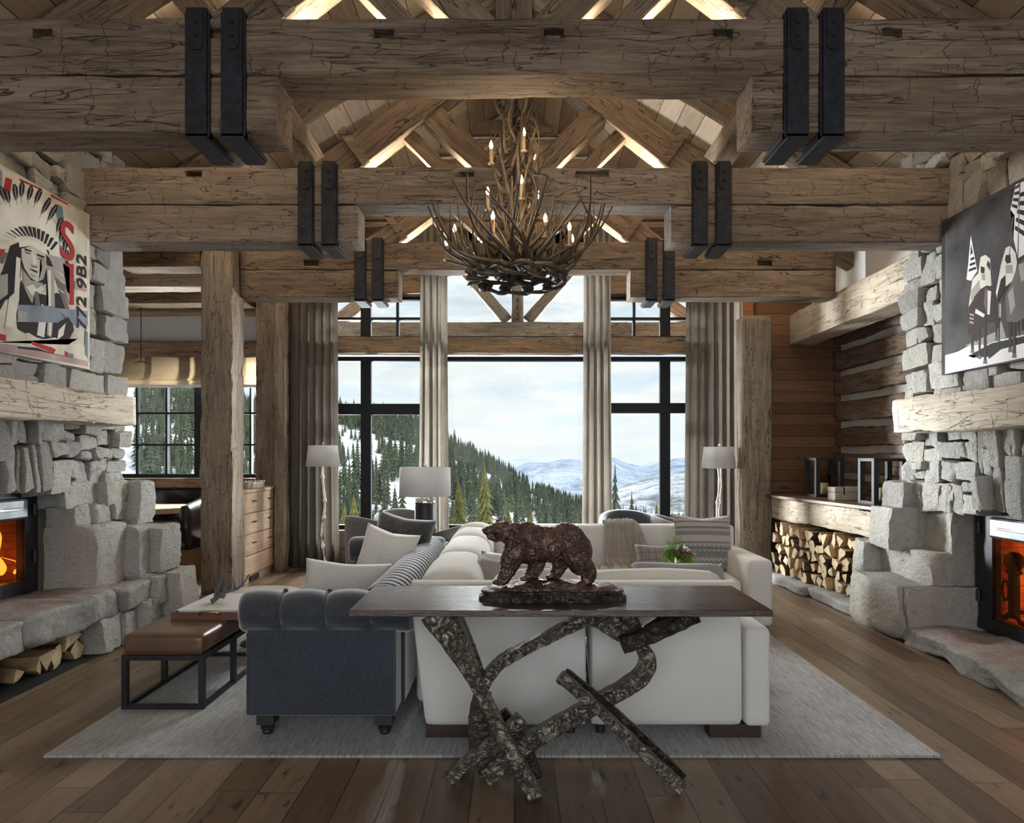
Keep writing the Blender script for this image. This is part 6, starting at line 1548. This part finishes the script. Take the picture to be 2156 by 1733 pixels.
# moulded base with waisted outline and rocky ground
def outline(sc_, z, bmx, wv=.012):
    X0, Z0 = bx(1163, 1240); pts = []
    for i in range(72):
        a = 2 * PI * i / 72; c_, s_ = math.cos(a), math.sin(a)
        rx = .343 * sc_; ry = .118 * sc_ * (1 - .16 * math.cos(2 * a) * -1) 
        x = rx * math.copysign(abs(c_) ** .9, c_); y = .125 * sc_ * math.copysign(abs(s_) ** .75, s_) * (1 - .22 * math.exp(-(c_ / .35) ** 2))
        pts.append((X0 + x, 3.32 + y, z))
    return ring(bmx, pts)
b = BM(); prof = [(1.0, ZT + .001), (1.0, ZT + .018), (.985, ZT + .022), (.95, ZT + .026), (.945, ZT + .032), (.97, ZT + .038), (.96, ZT + .046), (.90, ZT + .052)]
rows = [outline(s_, z, b) for s_, z in prof]
for r0, r1 in zip(rows, rows[1:]): bridge(b, r0, r1)
b.faces.new(rows[0][::-1]); b.faces.new(rows[-1]); obj('moulded_plinth', b, 'cast_bronze_dark', t, True).modifiers.new('e', 'EDGE_SPLIT').split_angle = math.radians(50)
b = BM(); X0 = bx(1160, 0)[0]
rows = []
for j in range(9):
    u = j / 8; s_ = .90 - .62 * u; z = ZT + .050 + .036 * math.sin(u * PI / 2) ** .7
    rows.append(outline(s_, z, b))
for r0, r1 in zip(rows, rows[1:]): bridge(b, r0, r1)
b.faces.new(rows[-1]); b.faces.new(rows[0][::-1])
bmesh.ops.subdivide_edges(b, edges=list(b.edges), cuts=1)
for v in b.verts:
    if v.co.z > ZT + .056: v.co += noise.noise_vector(v.co * 24) * .010 + Vector((0, 0, .012 * noise.noise(v.co * 11)))
obj('rocky_ground', b, 'bear_bronze', t, True)
# ------------------------------------------------------------------ antler chandelier
cy, czb = 4.85, 2.745; ccx = (1087 - CX) * cy / F
t = thing('antler_chandelier', 'tiered antler chandelier with candle bulbs hanging between the near beams', 'chandelier', (ccx, cy, czb))
b = BM(); tube(b, [(ccx, cy, 2.8), (ccx, cy, 5.75)], .02, 10); obj('hanging_rod', b, 'black_steel', t)
protos = [antler(i, 1.0, .036, 5, 1.0 + .10 * (i % 3), rise=3.2, tsc=.9) for i in range(6)]
protos += [antler(20 + i, 1.0, .050, 4, .5, tsc=.9) for i in range(3)]
for p in protos: p.parent = t
rc = random.Random(77); first = set()
def put(k_, loc, eul, s_):
    o = protos[k_] if k_ not in first else protos[k_].copy()
    if k_ in first: C.objects.link(o); o.parent = t
    first.add(k_); o.location = loc; o.rotation_euler = eul; o.scale = (s_, s_ * rc.choice((-1, 1)), s_)
# outer basket, sweeping sideways then up
for i in range(24):
    a = 2 * PI * i / 24 + rc.uniform(-.1, .1); q = .14
    put(i % 6, (q * math.cos(a + 1.2), q * math.sin(a + 1.2), rc.uniform(-.02, .06)), (rc.uniform(-.35, .35), rc.uniform(-.16, -.02), a + .15), rc.uniform(.56, .66))
for i in range(16):
    a = 2 * PI * i / 16 + .2; q = .16
    put((i + 2) % 6, (q * math.cos(a - 1.5), q * math.sin(a - 1.5), .07 + rc.uniform(-.02, .04)), (rc.uniform(-.3, .3), rc.uniform(-.5, -.2), a + .25), rc.uniform(.40, .50))
# underside: looping burr ends
for i in range(12):
    a = 2 * PI * i / 12; b = BM(); q = .29
    c_ = Vector((ccx + q * math.cos(a), cy + q * math.sin(a), czb - .045)); tn = Vector((-math.sin(a), math.cos(a), 0)); rd = Vector((math.cos(a), math.sin(a), 0))
    pts = [c_ + tn * .11 * math.cos(w) + rd * .03 * math.sin(w * 2) + Vector((0, 0, .035 * math.sin(w))) + rd * rc.uniform(-.01, .01) for w in (PI * 1.7 * k_ / 12 for k_ in range(13))]
    tube(b, pts, [.017 + .004 * math.sin(k_) for k_ in range(13)], 8); obj('antler_loop', b, 'antler', t, True)
# upright column
for i in range(42):
    lv = i / 42; a = i * 2.4; z = .08 + lv * .90; q = .07 + .03 * (1 - lv)
    put(6 + (i // 2) % 3 if i % 2 else i % 6, (q * math.cos(a), q * math.sin(a), z), (rc.uniform(-.5, .5), -rc.uniform(.75, 1.30), a + rc.uniform(-.3, .3)), rc.uniform(.32, .46) * (1 - .15 * lv))
for i in range(8):
    a = i * .8; put(i % 6, (.05 * math.cos(a), .05 * math.sin(a), 1.0), (rc.uniform(-.4, .4), -rc.uniform(.8, 1.2), a), .34)
bulbs = [(1103, 281, -.12), (1034, 308, -.05), (1128, 336, .05), (1098, 381, -.2), (1027, 405, -.05), (1134, 414, .1), (1038, 457, -.25), (1148, 462, -.2), (957, 484, -.1), (1199, 480, -.15), (940, 512, .2), (1205, 505, .25), (1062, 540, .45), (1135, 426, .22)]
for x, y, dy in bulbs:
    q = P(x, y, cy + dy)
    b = BM(); lathe(b, [(.010, q.z - .115), (.013, q.z - .11), (.012, q.z - .02), (.008, q.z - .018)], (q.x, q.y, 0), 12); s_ = obj('candle_sleeve', b, 'candle_sleeve', t, True)
    b = BM(); lathe(b, [(.003, q.z - .018), (.009, q.z - .012), (.0125, q.z + .002), (.010, q.z + .018), (.004, q.z + .032), (.0006, q.z + .040)], (q.x, q.y, 0), 14); obj('flame_bulb', b, 'bulb_glow', s_, True)
    b = BM(); lathe(b, [(.004, q.z - .124), (.022, q.z - .120), (.024, q.z - .114), (.010, q.z - .116)], (q.x, q.y, 0), 14); obj('drip_cup', b, 'antler_tip', s_, True)
    c_ = Vector((ccx, cy, q.z - .2)); b = BM(); tube(b, [c_ + (Vector((q.x, q.y, q.z)) - c_) * .15, c_.lerp(Vector((q.x, q.y, q.z - .19)), .6), Vector((q.x, q.y, q.z - .124))], [.014, .011, .008], 7); obj('candle_arm', b, 'antler', t, True)
for dz in (.25, .75):
    ld = bpy.data.lights.new('chandelier_light', 'POINT'); lo = bpy.data.objects.new('chandelier_light', ld); C.objects.link(lo); ld.energy = 8; ld.color = (1, .72, .42); ld.shadow_soft_size = .25; lo.location = (ccx, cy - .4, czb + dz)
